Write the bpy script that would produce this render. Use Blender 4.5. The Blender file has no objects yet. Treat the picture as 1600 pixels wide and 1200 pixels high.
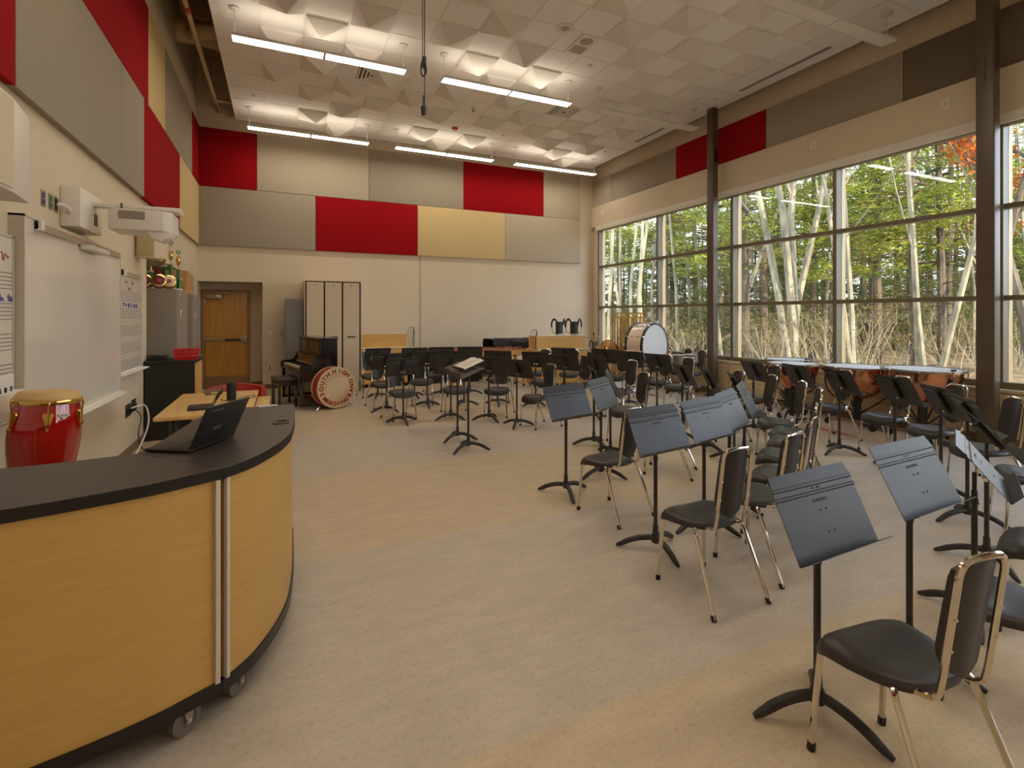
import bpy, bmesh, math, random
from mathutils import Vector, Matrix
random.seed(7)
S = bpy.context.scene
COL = S.collection
PI = math.pi
# ------------------------------------------------------------------ camera
cam_d = bpy.data.cameras.new('camera'); cam = bpy.data.objects.new('camera', cam_d); COL.objects.link(cam)
cam_d.sensor_fit = 'HORIZONTAL'; cam_d.sensor_width = 36.0
cam_d.lens = 791.6 / 1600 * 36.0
cam_d.shift_y = -(600 - 492) / 1600
cam_d.clip_start = 0.05; cam_d.clip_end = 400
cam.location = (0, 0, 1.6)
cam.rotation_euler = (math.radians(90), 0, math.radians(-24.54))
S.camera = cam
# ------------------------------------------------------------------ world, sun, exposure
W = bpy.data.worlds.new('sky'); S.world = W; W.use_nodes = True
wn = W.node_tree.nodes; wl = W.node_tree.links
bg = wn['Background']
tc = wn.new('ShaderNodeTexCoord'); sp = wn.new('ShaderNodeSeparateXYZ'); cr = wn.new('ShaderNodeValToRGB')
wl.new(tc.outputs['Generated'], sp.inputs[0]); wl.new(sp.outputs['Z'], cr.inputs[0]); wl.new(cr.outputs[0], bg.inputs[0])
cr.color_ramp.elements[0].position = 0.0; cr.color_ramp.elements[0].color = (0.92, 0.95, 1.0, 1)
cr.color_ramp.elements[1].position = 0.8; cr.color_ramp.elements[1].color = (0.50, 0.68, 1.0, 1)
bg.inputs[1].default_value = 4.2
sun_d = bpy.data.lights.new('sun', 'SUN'); sun = bpy.data.objects.new('sun', sun_d); COL.objects.link(sun)
sun_d.energy = 9.0; sun_d.color = (1.0, 0.86, 0.66); sun_d.angle = math.radians(0.6)
sun.rotation_euler = Vector((-0.06, 0.9, -0.44)).to_track_quat('-Z', 'Y').to_euler()
S.view_settings.view_transform = 'Standard'; S.view_settings.look = 'None'
S.view_settings.gamma = 1.0; S.view_settings.use_curve_mapping = False
S.view_settings.exposure = 0.2
LAMP = 17.0            # emission of the lit pendant lamps (down)
LAMP_UP = 5.0
LAMP_COL = (1.0, 0.89, 0.74)
# ------------------------------------------------------------------ materials
def lin(c):
    return tuple(((v / 12.92) if v <= 0.04045 else ((v + 0.055) / 1.055) ** 2.4) for v in [x / 255 for x in c])
MATS = {}
def M(name, rgb, rough=0.5, metal=0.0, var=None, bump=None, emit=None, coat=0.0, spec=0.5, stretch=None, rgb2=None):
    if name in MATS: return MATS[name]
    m = bpy.data.materials.new(name); m.use_nodes = True
    n = m.node_tree.nodes; l = m.node_tree.links; b = n['Principled BSDF']
    c = lin(rgb) + (1,)
    b.inputs['Base Color'].default_value = c
    b.inputs['Roughness'].default_value = rough; b.inputs['Metallic'].default_value = metal
    b.inputs['Coat Weight'].default_value = coat; b.inputs['Specular IOR Level'].default_value = spec
    if var or bump:
        t = n.new('ShaderNodeTexCoord'); mp = n.new('ShaderNodeMapping')
        l.new(t.outputs['Object'], mp.inputs[0])
        if stretch: mp.inputs['Scale'].default_value = stretch
    if var:
        nz = n.new('ShaderNodeTexNoise'); nz.inputs['Scale'].default_value = var[0]; nz.inputs['Detail'].default_value = 5
        l.new(mp.outputs[0], nz.inputs[0])
        r = n.new('ShaderNodeValToRGB'); l.new(nz.outputs[0], r.inputs[0])
        a = var[1]; c2 = lin(rgb2) if rgb2 else tuple(v * (1 - a) for v in c[:3])
        r.color_ramp.elements[0].position = 0.3; r.color_ramp.elements[0].color = tuple(c2) + (1,)
        r.color_ramp.elements[1].position = 0.7; r.color_ramp.elements[1].color = c if rgb2 else tuple(min(1, v * (1 + a)) for v in c[:3]) + (1,)
        l.new(r.outputs[0], b.inputs['Base Color'])
    if bump:
        nb = n.new('ShaderNodeTexNoise'); nb.inputs['Scale'].default_value = bump[0]; nb.inputs['Detail'].default_value = 3
        l.new(mp.outputs[0], nb.inputs[0])
        bp = n.new('ShaderNodeBump'); bp.inputs['Strength'].default_value = bump[1]; bp.inputs['Distance'].default_value = 0.01
        l.new(nb.outputs[0], bp.inputs['Height']); l.new(bp.outputs[0], b.inputs['Normal'])
    if emit:
        b.inputs['Emission Color'].default_value = tuple(emit[0]) + (1,); b.inputs['Emission Strength'].default_value = emit[1]
    MATS[name] = m; return m
m_wall = M('painted_wall', (214, 198, 172), 0.6, var=(1.2, 0.03), bump=(160, 0.05))
m_plen = M('painted_plenum', (170, 146, 108), 0.7, var=(2, 0.06))
m_grey = M('fabric_grey', (165, 155, 138), 0.9, var=(130, 0.10), bump=(400, 0.3), spec=0.2)
m_lgrey = M('fabric_light_grey', (188, 176, 155), 0.9, var=(130, 0.07), bump=(400, 0.3), spec=0.2)
m_dgrey = M('fabric_dark_grey', (118, 106, 90), 0.9, var=(130, 0.10), bump=(400, 0.3), spec=0.2)
m_red = M('fabric_red', (158, 12, 22), 0.9, var=(130, 0.06), bump=(400, 0.3), spec=0.15)
m_tan = M('fabric_tan', (214, 190, 140), 0.9, var=(130, 0.05), bump=(400, 0.3), spec=0.2)
m_ctile = M('ceiling_tile', (242, 238, 232), 0.8, var=(60, 0.02), bump=(300, 0.1), spec=0.2)
m_cpyr = M('ceiling_pyramid', (232, 226, 218), 0.7, var=(60, 0.02), spec=0.2)
m_grid = M('ceiling_grid', (238, 232, 224), 0.6)
m_white = M('white_plastic', (226, 220, 208), 0.45)
m_wmetal = M('white_metal', (222, 220, 214), 0.35)
m_black = M('black_plastic', (34, 32, 31), 0.42, var=(20, 0.15), bump=(500, 0.05))
m_seat = M('seat_plastic', (52, 48, 46), 0.38, var=(14, 0.12), bump=(600, 0.08))
m_stand = M('stand_metal', (50, 47, 47), 0.42, var=(12, 0.12), bump=(700, 0.06))
m_cast = M('cast_iron', (48, 44, 41), 0.5, var=(25, 0.35), bump=(90, 0.25))
m_chrome = M('chrome', (222, 214, 202), 0.10, 1.0, var=(6, 0.03))
m_steel = M('brushed_steel', (176, 168, 156), 0.32, 1.0, var=(30, 0.08))
m_gold = M('gold_hardware', (216, 178, 102), 0.14, 1.0, var=(9, 0.06))
m_brass = M('cymbal_bronze', (206, 176, 124), 0.26, 1.0, var=(14, 0.12), stretch=(1, 1, 6))
m_copper = M('copper', (216, 150, 112), 0.18, 1.0, var=(4, 0.12))
m_maple = M('maple', (220, 176, 102), 0.32, var=(3.2, 0.0), stretch=(1.0, 1.0, 14.0), rgb2=(208, 160, 86), bump=(60, 0.03))
m_mapleh = M('maple_horizontal', (200, 158, 88), 0.36, var=(5.0, 0.0), stretch=(1.0, 1.0, 12.0), rgb2=(193, 150, 80), bump=(60, 0.03))
m_tabl = M('table_laminate', (226, 188, 122), 0.35, var=(3, 0.0), stretch=(9, 1, 1), rgb2=(214, 172, 104))
m_door = M('door_veneer', (208, 154, 78), 0.35, var=(2.2, 0.0), stretch=(9, 9, 0.7), rgb2=(190, 134, 60))
m_dfr = M('door_frame', (150, 118, 82), 0.45, var=(4, 0.04))
m_top = M('counter_laminate', (66, 58, 54), 0.38, var=(40, 0.10), bump=(300, 0.03))
m_edge = M('black_edge', (26, 22, 22), 0.35, var=(20, 0.1))
m_alum = M('aluminium_trim', (204, 192, 172), 0.35, 0.0, var=(20, 0.03))
m_cab = M('steel_cabinet_grey', (150, 140, 126), 0.4, var=(3, 0.03))
m_cab2 = M('steel_cabinet_blue_grey', (140, 140, 144), 0.4, var=(3, 0.03))
m_shelf = M('cream_enamel', (214, 194, 164), 0.4, var=(2, 0.02))
m_wb = M('whiteboard', (224, 216, 202), 0.12, var=(1, 0.01), coat=0.3)
m_frame = M('window_bronze', (112, 96, 70), 0.4, 0.3, var=(10, 0.05))
m_frames = M('window_sage', (168, 178, 154), 0.4, var=(10, 0.03))
m_col = M('steel_column_paint', (92, 78, 62), 0.32, var=(6, 0.06), bump=(120, 0.05))
m_drumred = M('conga_lacquer', (170, 10, 16), 0.06, var=(3, 0.08), coat=1.0)
m_skin = M('drum_skin', (206, 168, 112), 0.55, var=(8, 0.12))
m_head = M('drum_head', (216, 214, 212), 0.5, var=(5, 0.02))
m_oldhead = M('old_drum_head', (214, 192, 152), 0.55, var=(5, 0.06))
m_mahog = M('piano_lacquer', (30, 22, 18), 0.14, var=(3, 0.2), coat=0.4)
m_pbrown = M('piano_brown', (74, 46, 22), 0.2, var=(3, 0.2), coat=0.3)
m_ivory = M('piano_keys', (224, 208, 178), 0.3)
m_vinyl = M('bench_vinyl', (66, 56, 48), 0.45, bump=(200, 0.1), var=(20, 0.1))
m_shell = M('bass_drum_shell', (226, 204, 184), 0.22, var=(2, 0.03), coat=0.3)
m_redp = M('red_plastic', (196, 22, 30), 0.35, var=(6, 0.05))
m_redv = M('red_vinyl', (176, 52, 46), 0.45, var=(6, 0.06))
m_redpaint = M('red_paint', (150, 20, 28), 0.6)
m_gtroph = M('trophy_green', (16, 128, 84), 0.25, 0.3, var=(30, 0.2))
m_mag = M('magenta_brown', (92, 44, 46), 0.4, var=(30, 0.3))
m_card = M('cardboard', (186, 142, 82), 0.7, var=(12, 0.06))
m_teal = M('teal_plastic', (70, 110, 112), 0.45)
m_rubber = M('rubber', (28, 26, 25), 0.6, var=(20, 0.1))
m_rubberg = M('rubber_grey', (112, 102, 92), 0.6, var=(20, 0.08))
m_paper = M('paper', (234, 226, 214), 0.7, var=(60, 0.02))
m_ink = M('black_ink', (60, 54, 50), 0.6)
m_purp = M('purple_marker', (96, 84, 150), 0.6)
m_orng = M('red_marker', (180, 110, 86), 0.6)
m_duct = M('duct_paint', (206, 182, 142), 0.55, var=(5, 0.06))
m_rad = M('radiator_paint', (206, 184, 146), 0.5, var=(3, 0.03))
m_basebd = M('rubber_base', (128, 106, 78), 0.6, var=(6, 0.05))
m_rose = M('rosewood', (150, 84, 70), 0.35, var=(18, 0.2))
m_cover = M('black_cover', (36, 33, 32), 0.75, var=(6, 0.25), bump=(40, 0.4))
m_cork = M('cork', (170, 146, 120), 0.8, var=(90, 0.1))
m_crm = M('cream_plastic', (214, 198, 168), 0.5)
m_crm2 = M('cream_cloth', (196, 176, 134), 0.8, bump=(500, 0.2), var=(200, 0.05))
m_screen = M('screen_dark', (14, 14, 16), 0.12)
m_silver = M('silver_logo', (170, 170, 172), 0.3, 0.6)
m_slot = M('slot_dark', (44, 36, 30), 0.7)
m_mbox = M('mesh_fabric', (30, 30, 32), 0.8, bump=(800, 0.4), var=(300, 0.2))

def mat_lamp(name, col, k):
    m = bpy.data.materials.new(name); m.use_nodes = True
    b = m.node_tree.nodes['Principled BSDF']
    b.inputs['Base Color'].default_value = (0.8, 0.78, 0.74, 1); b.inputs['Roughness'].default_value = 0.5
    b.inputs['Emission Color'].default_value = tuple(col) + (1,); b.inputs['Emission Strength'].default_value = k
    return m
m_lampd = mat_lamp('lamp_diffuser', LAMP_COL, LAMP)
m_lampu = mat_lamp('lamp_uplight', LAMP_COL, LAMP_UP)
m_lampoff = M('lamp_diffuser_off', (226, 220, 212), 0.5)

def mat_glass():
    m = bpy.data.materials.new('window_glass'); m.use_nodes = True
    n = m.node_tree.nodes; l = m.node_tree.links; n.clear()
    o = n.new('ShaderNodeOutputMaterial'); mx = n.new('ShaderNodeMixShader'); tr = n.new('ShaderNodeBsdfTransparent')
    gl = n.new('ShaderNodeBsdfGlossy'); lw = n.new('ShaderNodeLayerWeight'); pw = n.new('ShaderNodeMath'); ml = n.new('ShaderNodeMath')
    tr.inputs[0].default_value = (0.97, 0.985, 0.97, 1); gl.inputs['Roughness'].default_value = 0.0
    lw.inputs[0].default_value = 0.5; pw.operation = 'POWER'; pw.inputs[1].default_value = 5.0
    ml.operation = 'MULTIPLY_ADD'; ml.inputs[1].default_value = 0.96; ml.inputs[2].default_value = 0.04
    l.new(lw.outputs['Facing'], pw.inputs[0]); l.new(pw.outputs[0], ml.inputs[0]); l.new(ml.outputs[0], mx.inputs[0])
    l.new(tr.outputs[0], mx.inputs[1]); l.new(gl.outputs[0], mx.inputs[2]); l.new(mx.outputs[0], o.inputs[0])
    return m
m_glass = mat_glass()

def mat_floor():
    m = bpy.data.materials.new('linoleum'); m.use_nodes = True
    n = m.node_tree.nodes; l = m.node_tree.links; b = n['Principled BSDF']
    g = n.new('ShaderNodeNewGeometry'); s = n.new('ShaderNodeSeparateXYZ'); l.new(g.outputs['Position'], s.inputs[0])
    # sheets 1.82 m wide laid across the room, alternately tan and grey-beige
    a = n.new('ShaderNodeMath'); a.operation = 'SUBTRACT'; a.inputs[1].default_value = 1.73; l.new(s.outputs['Y'], a.inputs[0])
    w = n.new('ShaderNodeMath'); w.operation = 'DIVIDE'; w.inputs[1].default_value = 3.64; l.new(a.outputs[0], w.inputs[0])
    f = n.new('ShaderNodeMath'); f.operation = 'FRACT'; l.new(w.outputs[0], f.inputs[0])
    h = n.new('ShaderNodeMath'); h.operation = 'GREATER_THAN'; h.inputs[1].default_value = 0.5; l.new(f.outputs[0], h.inputs[0])
    mix = n.new('ShaderNodeMixRGB'); l.new(h.outputs[0], mix.inputs[0])
    mix.inputs[1].default_value = lin((194, 182, 166)) + (1,); mix.inputs[2].default_value = lin((200, 182, 154)) + (1,)
    nz = n.new('ShaderNodeTexNoise'); nz.inputs['Scale'].default_value = 3.0; nz.inputs['Detail'].default_value = 10; nz.inputs['Roughness'].default_value = 0.72
    mp = n.new('ShaderNodeMapping'); mp.inputs['Scale'].default_value = (1, 2.6, 1); l.new(g.outputs['Position'], mp.inputs[0]); l.new(mp.outputs[0], nz.inputs[0])
    rr = n.new('ShaderNodeValToRGB'); l.new(nz.outputs[0], rr.inputs[0])
    rr.color_ramp.elements[0].position = 0.3; rr.color_ramp.elements[0].color = (0.84, 0.83, 0.81, 1)
    rr.color_ramp.elements[1].position = 0.7; rr.color_ramp.elements[1].color = (1.06, 1.06, 1.05, 1)
    mu = n.new('ShaderNodeMixRGB'); mu.blend_type = 'MULTIPLY'; mu.inputs[0].default_value = 1
    l.new(mix.outputs[0], mu.inputs[1]); l.new(rr.outputs[0], mu.inputs[2])
    n2 = n.new('ShaderNodeTexNoise'); n2.inputs['Scale'].default_value = 42; n2.inputs['Detail'].default_value = 6; n2.inputs['Roughness'].default_value = 0.7
    l.new(g.outputs['Position'], n2.inputs[0])
    r2 = n.new('ShaderNodeValToRGB'); l.new(n2.outputs[0], r2.inputs[0])
    r2.color_ramp.elements[0].position = 0.32; r2.color_ramp.elements[0].color = (0.80, 0.74, 0.66, 1)
    r2.color_ramp.elements[1].position = 0.5; r2.color_ramp.elements[1].color = (1, 1, 1, 1)
    m2 = n.new('ShaderNodeMixRGB'); m2.blend_type = 'MULTIPLY'; m2.inputs[0].default_value = 0.8
    l.new(mu.outputs[0], m2.inputs[1]); l.new(r2.outputs[0], m2.inputs[2]); l.new(m2.outputs[0], b.inputs['Base Color'])
    b.inputs['Roughness'].default_value = 0.42; b.inputs['Specular IOR Level'].default_value = 0.35
    return m
m_floor = mat_floor()

# ------------------------------------------------------------------ mesh helpers
class MB:
    def __init__(s): s.v = []; s.f = []
    def add(s, vs, fs):
        o = len(s.v); s.v += [tuple(p) for p in vs]; s.f += [tuple(i + o for i in f) for f in fs]; return s
    def box(s, x0, x1, y0, y1, z0, z1, M4=None):
        vs = [(x, y, z) for z in (z0, z1) for y in (y0, y1) for x in (x0, x1)]
        if M4: vs = [M4 @ Vector(p) for p in vs]
        return s.add(vs, [(0, 2, 3, 1), (4, 5, 7, 6), (0, 1, 5, 4), (2, 6, 7, 3), (0, 4, 6, 2), (1, 3, 7, 5)])
    def tube(s, pts, r, n=8, closed=False, caps=True):
        pts = [Vector(p) for p in pts]; k = len(pts)
        rs = r if isinstance(r, (list, tuple)) else [r] * k
        up = None; rings = []
        for i, p in enumerate(pts):
            if closed: t = (pts[(i + 1) % k] - pts[i - 1])
            else: t = pts[min(i + 1, k - 1)] - pts[max(i - 1, 0)]
            t = t.normalized() if t.length > 1e-9 else Vector((0, 0, 1))
            if up is None: up = Vector((0, 0, 1)) if abs(t.z) < 0.9 else Vector((1, 0, 0))
            a = t.cross(up)
            if a.length < 1e-6: a = t.orthogonal()
            a.normalize(); b = a.cross(t).normalized(); up = b
            rings.append([p + (a * math.cos(2 * PI * j / n) + b * math.sin(2 * PI * j / n)) * rs[i] for j in range(n)])
        vs = [q for ring in rings for q in ring]; fs = []
        for i in range(k if closed else k - 1):
            i2 = (i + 1) % k
            for j in range(n):
                j2 = (j + 1) % n; fs.append((i * n + j, i * n + j2, i2 * n + j2, i2 * n + j))
        if caps and not closed:
            fs.append(tuple(range(n - 1, -1, -1))); fs.append(tuple((k - 1) * n + j for j in range(n)))
        return s.add(vs, fs)
    def lathe(s, prof, n=24, M4=None, arc=2 * PI):
        full = abs(arc - 2 * PI) < 1e-6; m = n if full else n + 1
        vs = []; fs = []
        for (r, z) in prof:
            for j in range(m):
                a = arc * j / n; p = Vector((r * math.cos(a), r * math.sin(a), z)); vs.append(M4 @ p if M4 else p)
        for i in range(len(prof) - 1):
            for j in range(n):
                j2 = (j + 1) % m; fs.append((i * m + j, i * m + j2, (i + 1) * m + j2, (i + 1) * m + j))
        return s.add(vs, fs)
    def prism(s, poly, z0, z1, M4=None):
        k = len(poly); vs = [Vector((x, y, z0)) for x, y in poly] + [Vector((x, y, z1)) for x, y in poly]
        if M4: vs = [M4 @ p for p in vs]
        fs = [tuple(range(k - 1, -1, -1)), tuple(range(k, 2 * k))] + [(i, (i + 1) % k, (i + 1) % k + k, i + k) for i in range(k)]
        return s.add(vs, fs)
    def grid(s, P, th=None, nrm=None):
        # P: rows of points; th: thickness along nrm to give the sheet a body
        a = len(P); b = len(P[0]); vs = [Vector(p) for row in P for p in row]
        fs = [(i * b + j, i * b + j + 1, (i + 1) * b + j + 1, (i + 1) * b + j) for i in range(a - 1) for j in range(b - 1)]
        if th is None: return s.add(vs, fs)
        d = Vector(nrm) * th; N = a * b; vs2 = vs + [p + d for p in vs]
        fs2 = fs + [tuple(reversed([i + N for i in f])) for f in fs]
        rim = [(0, j) for j in range(b)] + [(i, b - 1) for i in range(1, a)] + [(a - 1, j) for j in range(b - 2, -1, -1)] + [(i, 0) for i in range(a - 2, 0, -1)]
        for q in range(len(rim)):
            i = rim[q][0] * b + rim[q][1]; i2 = rim[(q + 1) % len(rim)]; i2 = i2[0] * b + i2[1]
            fs2.append((i2, i, i + N, i2 + N))
        return s.add(vs2, fs2)
    def xf(s, M4): s.v = [tuple(M4 @ Vector(p)) for p in s.v]; return s
    def mesh(s, name, mat, smooth=True, bevel=0.0, seg=2):
        me = bpy.data.meshes.new(name); me.from_pydata(s.v, [], s.f)
        bm = bmesh.new(); bm.from_mesh(me)
        bmesh.ops.recalc_face_normals(bm, faces=bm.faces)
        if bevel > 0:
            es = [e for e in bm.edges if len(e.link_faces) == 2 and e.calc_face_angle(0) > 0.6]
            bmesh.ops.bevel(bm, geom=es, offset=bevel, segments=seg, affect='EDGES', profile=0.6, clamp_overlap=True)
        bm.to_mesh(me); bm.free()
        me.materials.append(mat)
        if smooth:
            me.polygons.foreach_set('use_smooth', [True] * len(me.polygons)); me.set_sharp_from_angle(angle=math.radians(38))
        return me
    def build(s, name, mat, parent=None, **k):
        return link(name, s.mesh(name, mat, **k), parent)
def link(name, me, parent=None):
    o = bpy.data.objects.new(name, me); COL.objects.link(o)
    if parent: o.parent = parent
    return o
def tag(o, label, cat, group=None):
    o['label'] = label; o['category'] = cat
    if group: o['group'] = group
    return o
def thing(name, label, cat, loc=(0, 0, 0), rz=0.0, group=None):
    o = bpy.data.objects.new(name, None); COL.objects.link(o); o.empty_display_size = 0.1
    o.location = loc; o.rotation_euler = (0, 0, rz); return tag(o, label, cat, group)
def struct(name, mb, mat, parent=None, **k):
    o = mb.build(name, mat, parent, **k)
    if not parent: o['kind'] = 'structure'
    return o
def copy_tree(o, parent=None):
    c = o.copy(); COL.objects.link(c)
    if parent: c.parent = parent; c.matrix_parent_inverse = o.matrix_parent_inverse.copy()
    for ch in [x for x in KIDS.get(o.name, [])]: copy_tree(ch, c)
    return c
KIDS = {}
def index_kids():
    KIDS.clear()
    for o in bpy.data.objects:
        if o.parent: KIDS.setdefault(o.parent.name, []).append(o)
def Rz(a): return Matrix.Rotation(a, 4, 'Z')
def T(x, y, z): return Matrix.Translation((x, y, z))
def arc(c, r, a0, a1, n, plane='xz'):
    out = []
    for i in range(n + 1):
        a = math.radians(a0 + (a1 - a0) * i / n); u, w = r * math.cos(a), r * math.sin(a)
        out.append((c[0] + u, c[1], c[2] + w) if plane == 'xz' else (c[0], c[1] + u, c[2] + w) if plane == 'yz' else (c[0] + u, c[1] + w, c[2]))
    return out
def smooth_path(pts, n=6):
    P = [Vector(p) for p in pts]; out = []
    for i in range(len(P) - 1):
        p0 = P[max(i - 1, 0)]; p1 = P[i]; p2 = P[i + 1]; p3 = P[min(i + 2, len(P) - 1)]
        for k in range(n):
            t = k / n
            out.append(0.5 * ((2 * p1) + (p2 - p0) * t + (2 * p0 - 5 * p1 + 4 * p2 - p3) * t * t + (3 * p1 - p0 - 3 * p2 + p3) * t ** 3))
    out.append(P[-1]); return out
def text_mb(txt, size, depth=0.002, bold=0.0):
    cu = bpy.data.curves.new('t', 'FONT'); cu.body = txt; cu.size = size; cu.extrude = depth; cu.align_x = 'CENTER'; cu.align_y = 'CENTER'; cu.resolution_u = 2; cu.offset = bold
    ob = bpy.data.objects.new('t', cu); COL.objects.link(ob)
    dg = bpy.context.evaluated_depsgraph_get(); me = bpy.data.meshes.new_from_object(ob.evaluated_get(dg))
    mb = MB(); mb.add([v.co.copy() for v in me.vertices], [tuple(p.vertices) for p in me.polygons])
    bpy.data.objects.remove(ob); bpy.data.curves.remove(cu); bpy.data.meshes.remove(me); return mb
ORD = ['first', 'second', 'third', 'fourth', 'fifth', 'sixth', 'seventh', 'eighth', 'ninth', 'tenth', 'eleventh', 'twelfth', 'thirteenth', 'fourteenth', 'fifteenth', 'sixteenth', 'seventeenth', 'eighteenth', 'nineteenth', 'twentieth']
# ------------------------------------------------------------------ room shell
XL, XR, YB, YF, ZC, ZR = -1.575, 8.12, 12.17, -4.5, 5.68, 6.9
floor = struct('floor', MB().box(XL - 0.5, XR + 0.1, YF - 0.2, YB + 0.9, -0.12, 0), m_floor, smooth=False)
def inlay(p0, p1, w):
    a = Vector((*p0, 0)); b = Vector((*p1, 0)); d = (b - a).normalized(); q = Vector((-d.y, d.x, 0)) * w; c = (a + b) / 2
    MB().prism([(a.x, a.y), ((c - q).x, (c - q).y), (b.x, b.y), ((c + q).x, (c + q).y)], -0.01, 0.0015).build('floor_inlay', m_redv, floor, smooth=False)['label'] = 'red diamond inlay set in the floor'
for p0, p1 in [((6.78, 8.35), (6.70, 7.60)), ((7.62, 8.25), (7.62, 7.62)), ((6.93, 4.85), (6.87, 4.15)), ((7.70, 4.62), (7.80, 4.10))]: inlay(p0, p1, 0.075)
wl_ = MB()
wl_.box(XL - 0.2, XL, YF, 7.9, 0, ZR).box(XL - 0.2, XL, 7.9, 11.8, 2.375, ZR).box(XL - 0.2, XL, 11.8, YB, 0, ZR)
wl_.box(XL - 0.62, XL - 0.42, 7.7, 12.0, 0, 2.575).box(XL - 0.42, XL - 0.2, 7.7, 12.0, 2.375, 2.575)
wl_.box(XL - 0.42, XL - 0.2, 7.7, 7.9, 0, 2.375).box(XL - 0.42, XL - 0.2, 11.8, 12.0, 0, 2.375)
wall_left = struct('wall_left', wl_, m_wall, smooth=False)
DX0, DX1, DZ, DY = -1.565, -0.36, 2.30, 12.78
wb = MB()
wb.box(DX1, XR + 0.08, YB, YB + 0.2, 0, ZR).box(XL - 0.2, DX1, YB, YB + 0.2, DZ, ZR)
wb.box(DX0 - 0.2, DX1 + 0.2, DY, DY + 0.15, 0, DZ + 0.2).box(DX0 - 0.2, DX0, YB, DY, 0, DZ).box(DX1, DX1 + 0.2, YB + 0.2, DY, 0, DZ).box(DX0 - 0.2, DX1 + 0.2, YB + 0.2, DY, DZ, DZ + 0.2)
wall_back = struct('wall_back', wb, m_wall, smooth=False)
MB().box(3.085, 3.10, YB - 0.004, YB, 0.1, 3.03).build('trim_joint', m_basebd, wall_back, smooth=False)
wr = MB().box(XR, XR + 0.08, 11.88, YB + 0.2, 0, ZR).box(XR, XR + 0.08, YF, 11.88, 4.0, ZR).box(XR + 0.02, XR + 0.08, YF, 11.88, 0, 0.70)
wall_right = struct('wall_right', wr, m_wall, smooth=False)
MB().box(XR - 0.10, XR, YF, YB - 0.02, 4.06, 4.62).build('window_header', m_wall, wall_right, smooth=False, bevel=0.004)
MB().box(XR - 0.13, XR - 0.02, YF, 11.90, 3.94, 4.055).build('blind_cassette', m_white, wall_right, bevel=0.01)
struct('wall_front', MB().box(XL - 0.2, XR + 0.08, YF - 0.2, YF, 0, ZR), m_wall, smooth=False)
struct('roof', MB().box(XL - 0.3, XR + 0.08, YF - 0.3, YB + 0.3, ZR, ZR + 0.2), m_plen, smooth=False)
struct('baseboard_back', MB().box(DX1, XR, YB - 0.012, YB, 0, 0.10), m_basebd, smooth=False)
struct('baseboard_recess', MB().box(-0.60, DX1 - 0.002, DY - 0.012, DY, 0, 0.10), m_basebd, smooth=False)
struct('baseboard_left', MB().box(XL, XL + 0.012, YF, 7.9, 0, 0.10), m_basebd, smooth=False)
# header switch plates
for y in (5.55, 3.72, 11.6):
    p = MB().box(XR - 0.108, XR - 0.10, y - 0.05, y + 0.05, 4.33, 4.47).build('wall_plate', m_white, wall_right, bevel=0.003)
    MB().box(XR - 0.112, XR - 0.107, y - 0.02, y + 0.02, 4.36, 4.44).build('rocker', m_wall, p)
# ------------------------------------------------------------------ acoustic panels (pieces of the walls)
def panels(wall, spans, z0, z1, mk):
    for a, b, m in spans:
        o = mk(a, b, z0, z1).build('acoustic_panel', m, wall, bevel=0.008, seg=2)
        o['label'] = {'fabric_red': 'red fabric acoustic panel', 'fabric_tan': 'tan fabric acoustic panel', 'fabric_grey': 'grey fabric acoustic panel', 'fabric_light_grey': 'light grey fabric acoustic panel', 'fabric_dark_grey': 'dark grey fabric acoustic panel'}[m.name]
TH = 0.055; g = 0.003
panels(wall_back, [(-1.575 + TH, -0.46, m_red), (-0.46, 1.87, m_lgrey), (1.87, 4.19, m_grey), (4.19, 6.47, m_red), (6.47, 7.63, m_lgrey)], 4.258, 5.47, lambda a, b, c, d: MB().box(a + g, b - g, YB - TH, YB, c + g, d))
panels(wall_back, [(-1.575 + TH, 0.71, m_grey), (0.71, 3.02, m_red), (3.02, 5.34, m_tan), (5.34, 7.63, m_lgrey)], 3.04, 4.258, lambda a, b, c, d: MB().box(a + g, b - g, YB - TH, YB, c, d - g))
mkL = lambda a, b, c, d: MB().box(XL, XL + TH, a + g, b - g, c + g, d - g)
panels(wall_left, [(-1.0, 1.9, m_tan), (1.9, 4.21, m_red), (4.21, 6.55, m_grey), (6.55, 7.52, m_grey), (7.52, 9.93, m_red), (9.93, 12.165, m_tan)], 3.04, 4.258, mkL)
panels(wall_left, [(-1.0, 0.7, m_grey), (0.7, 3.05, m_red), (3.05, 5.38, m_tan), (5.38, 7.74, m_red), (7.74, 8.75, m_tan), (8.75, 11.21, m_grey), (11.21, 12.165, m_red)], 4.258, 5.48, mkL)
panels(wall_right, [(11.33, 12.165, m_lgrey), (8.83, 11.33, m_grey), (6.51, 8.83, m_red), (4.26, 6.51, m_grey), (1.95, 4.26, m_dgrey), (-0.3, 1.95, m_red), (-2.6, -0.3, m_grey)], 4.63, 5.37, lambda a, b, c, d: MB().box(XR - 0.04, XR, a + g, b - g, c, d))
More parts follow.
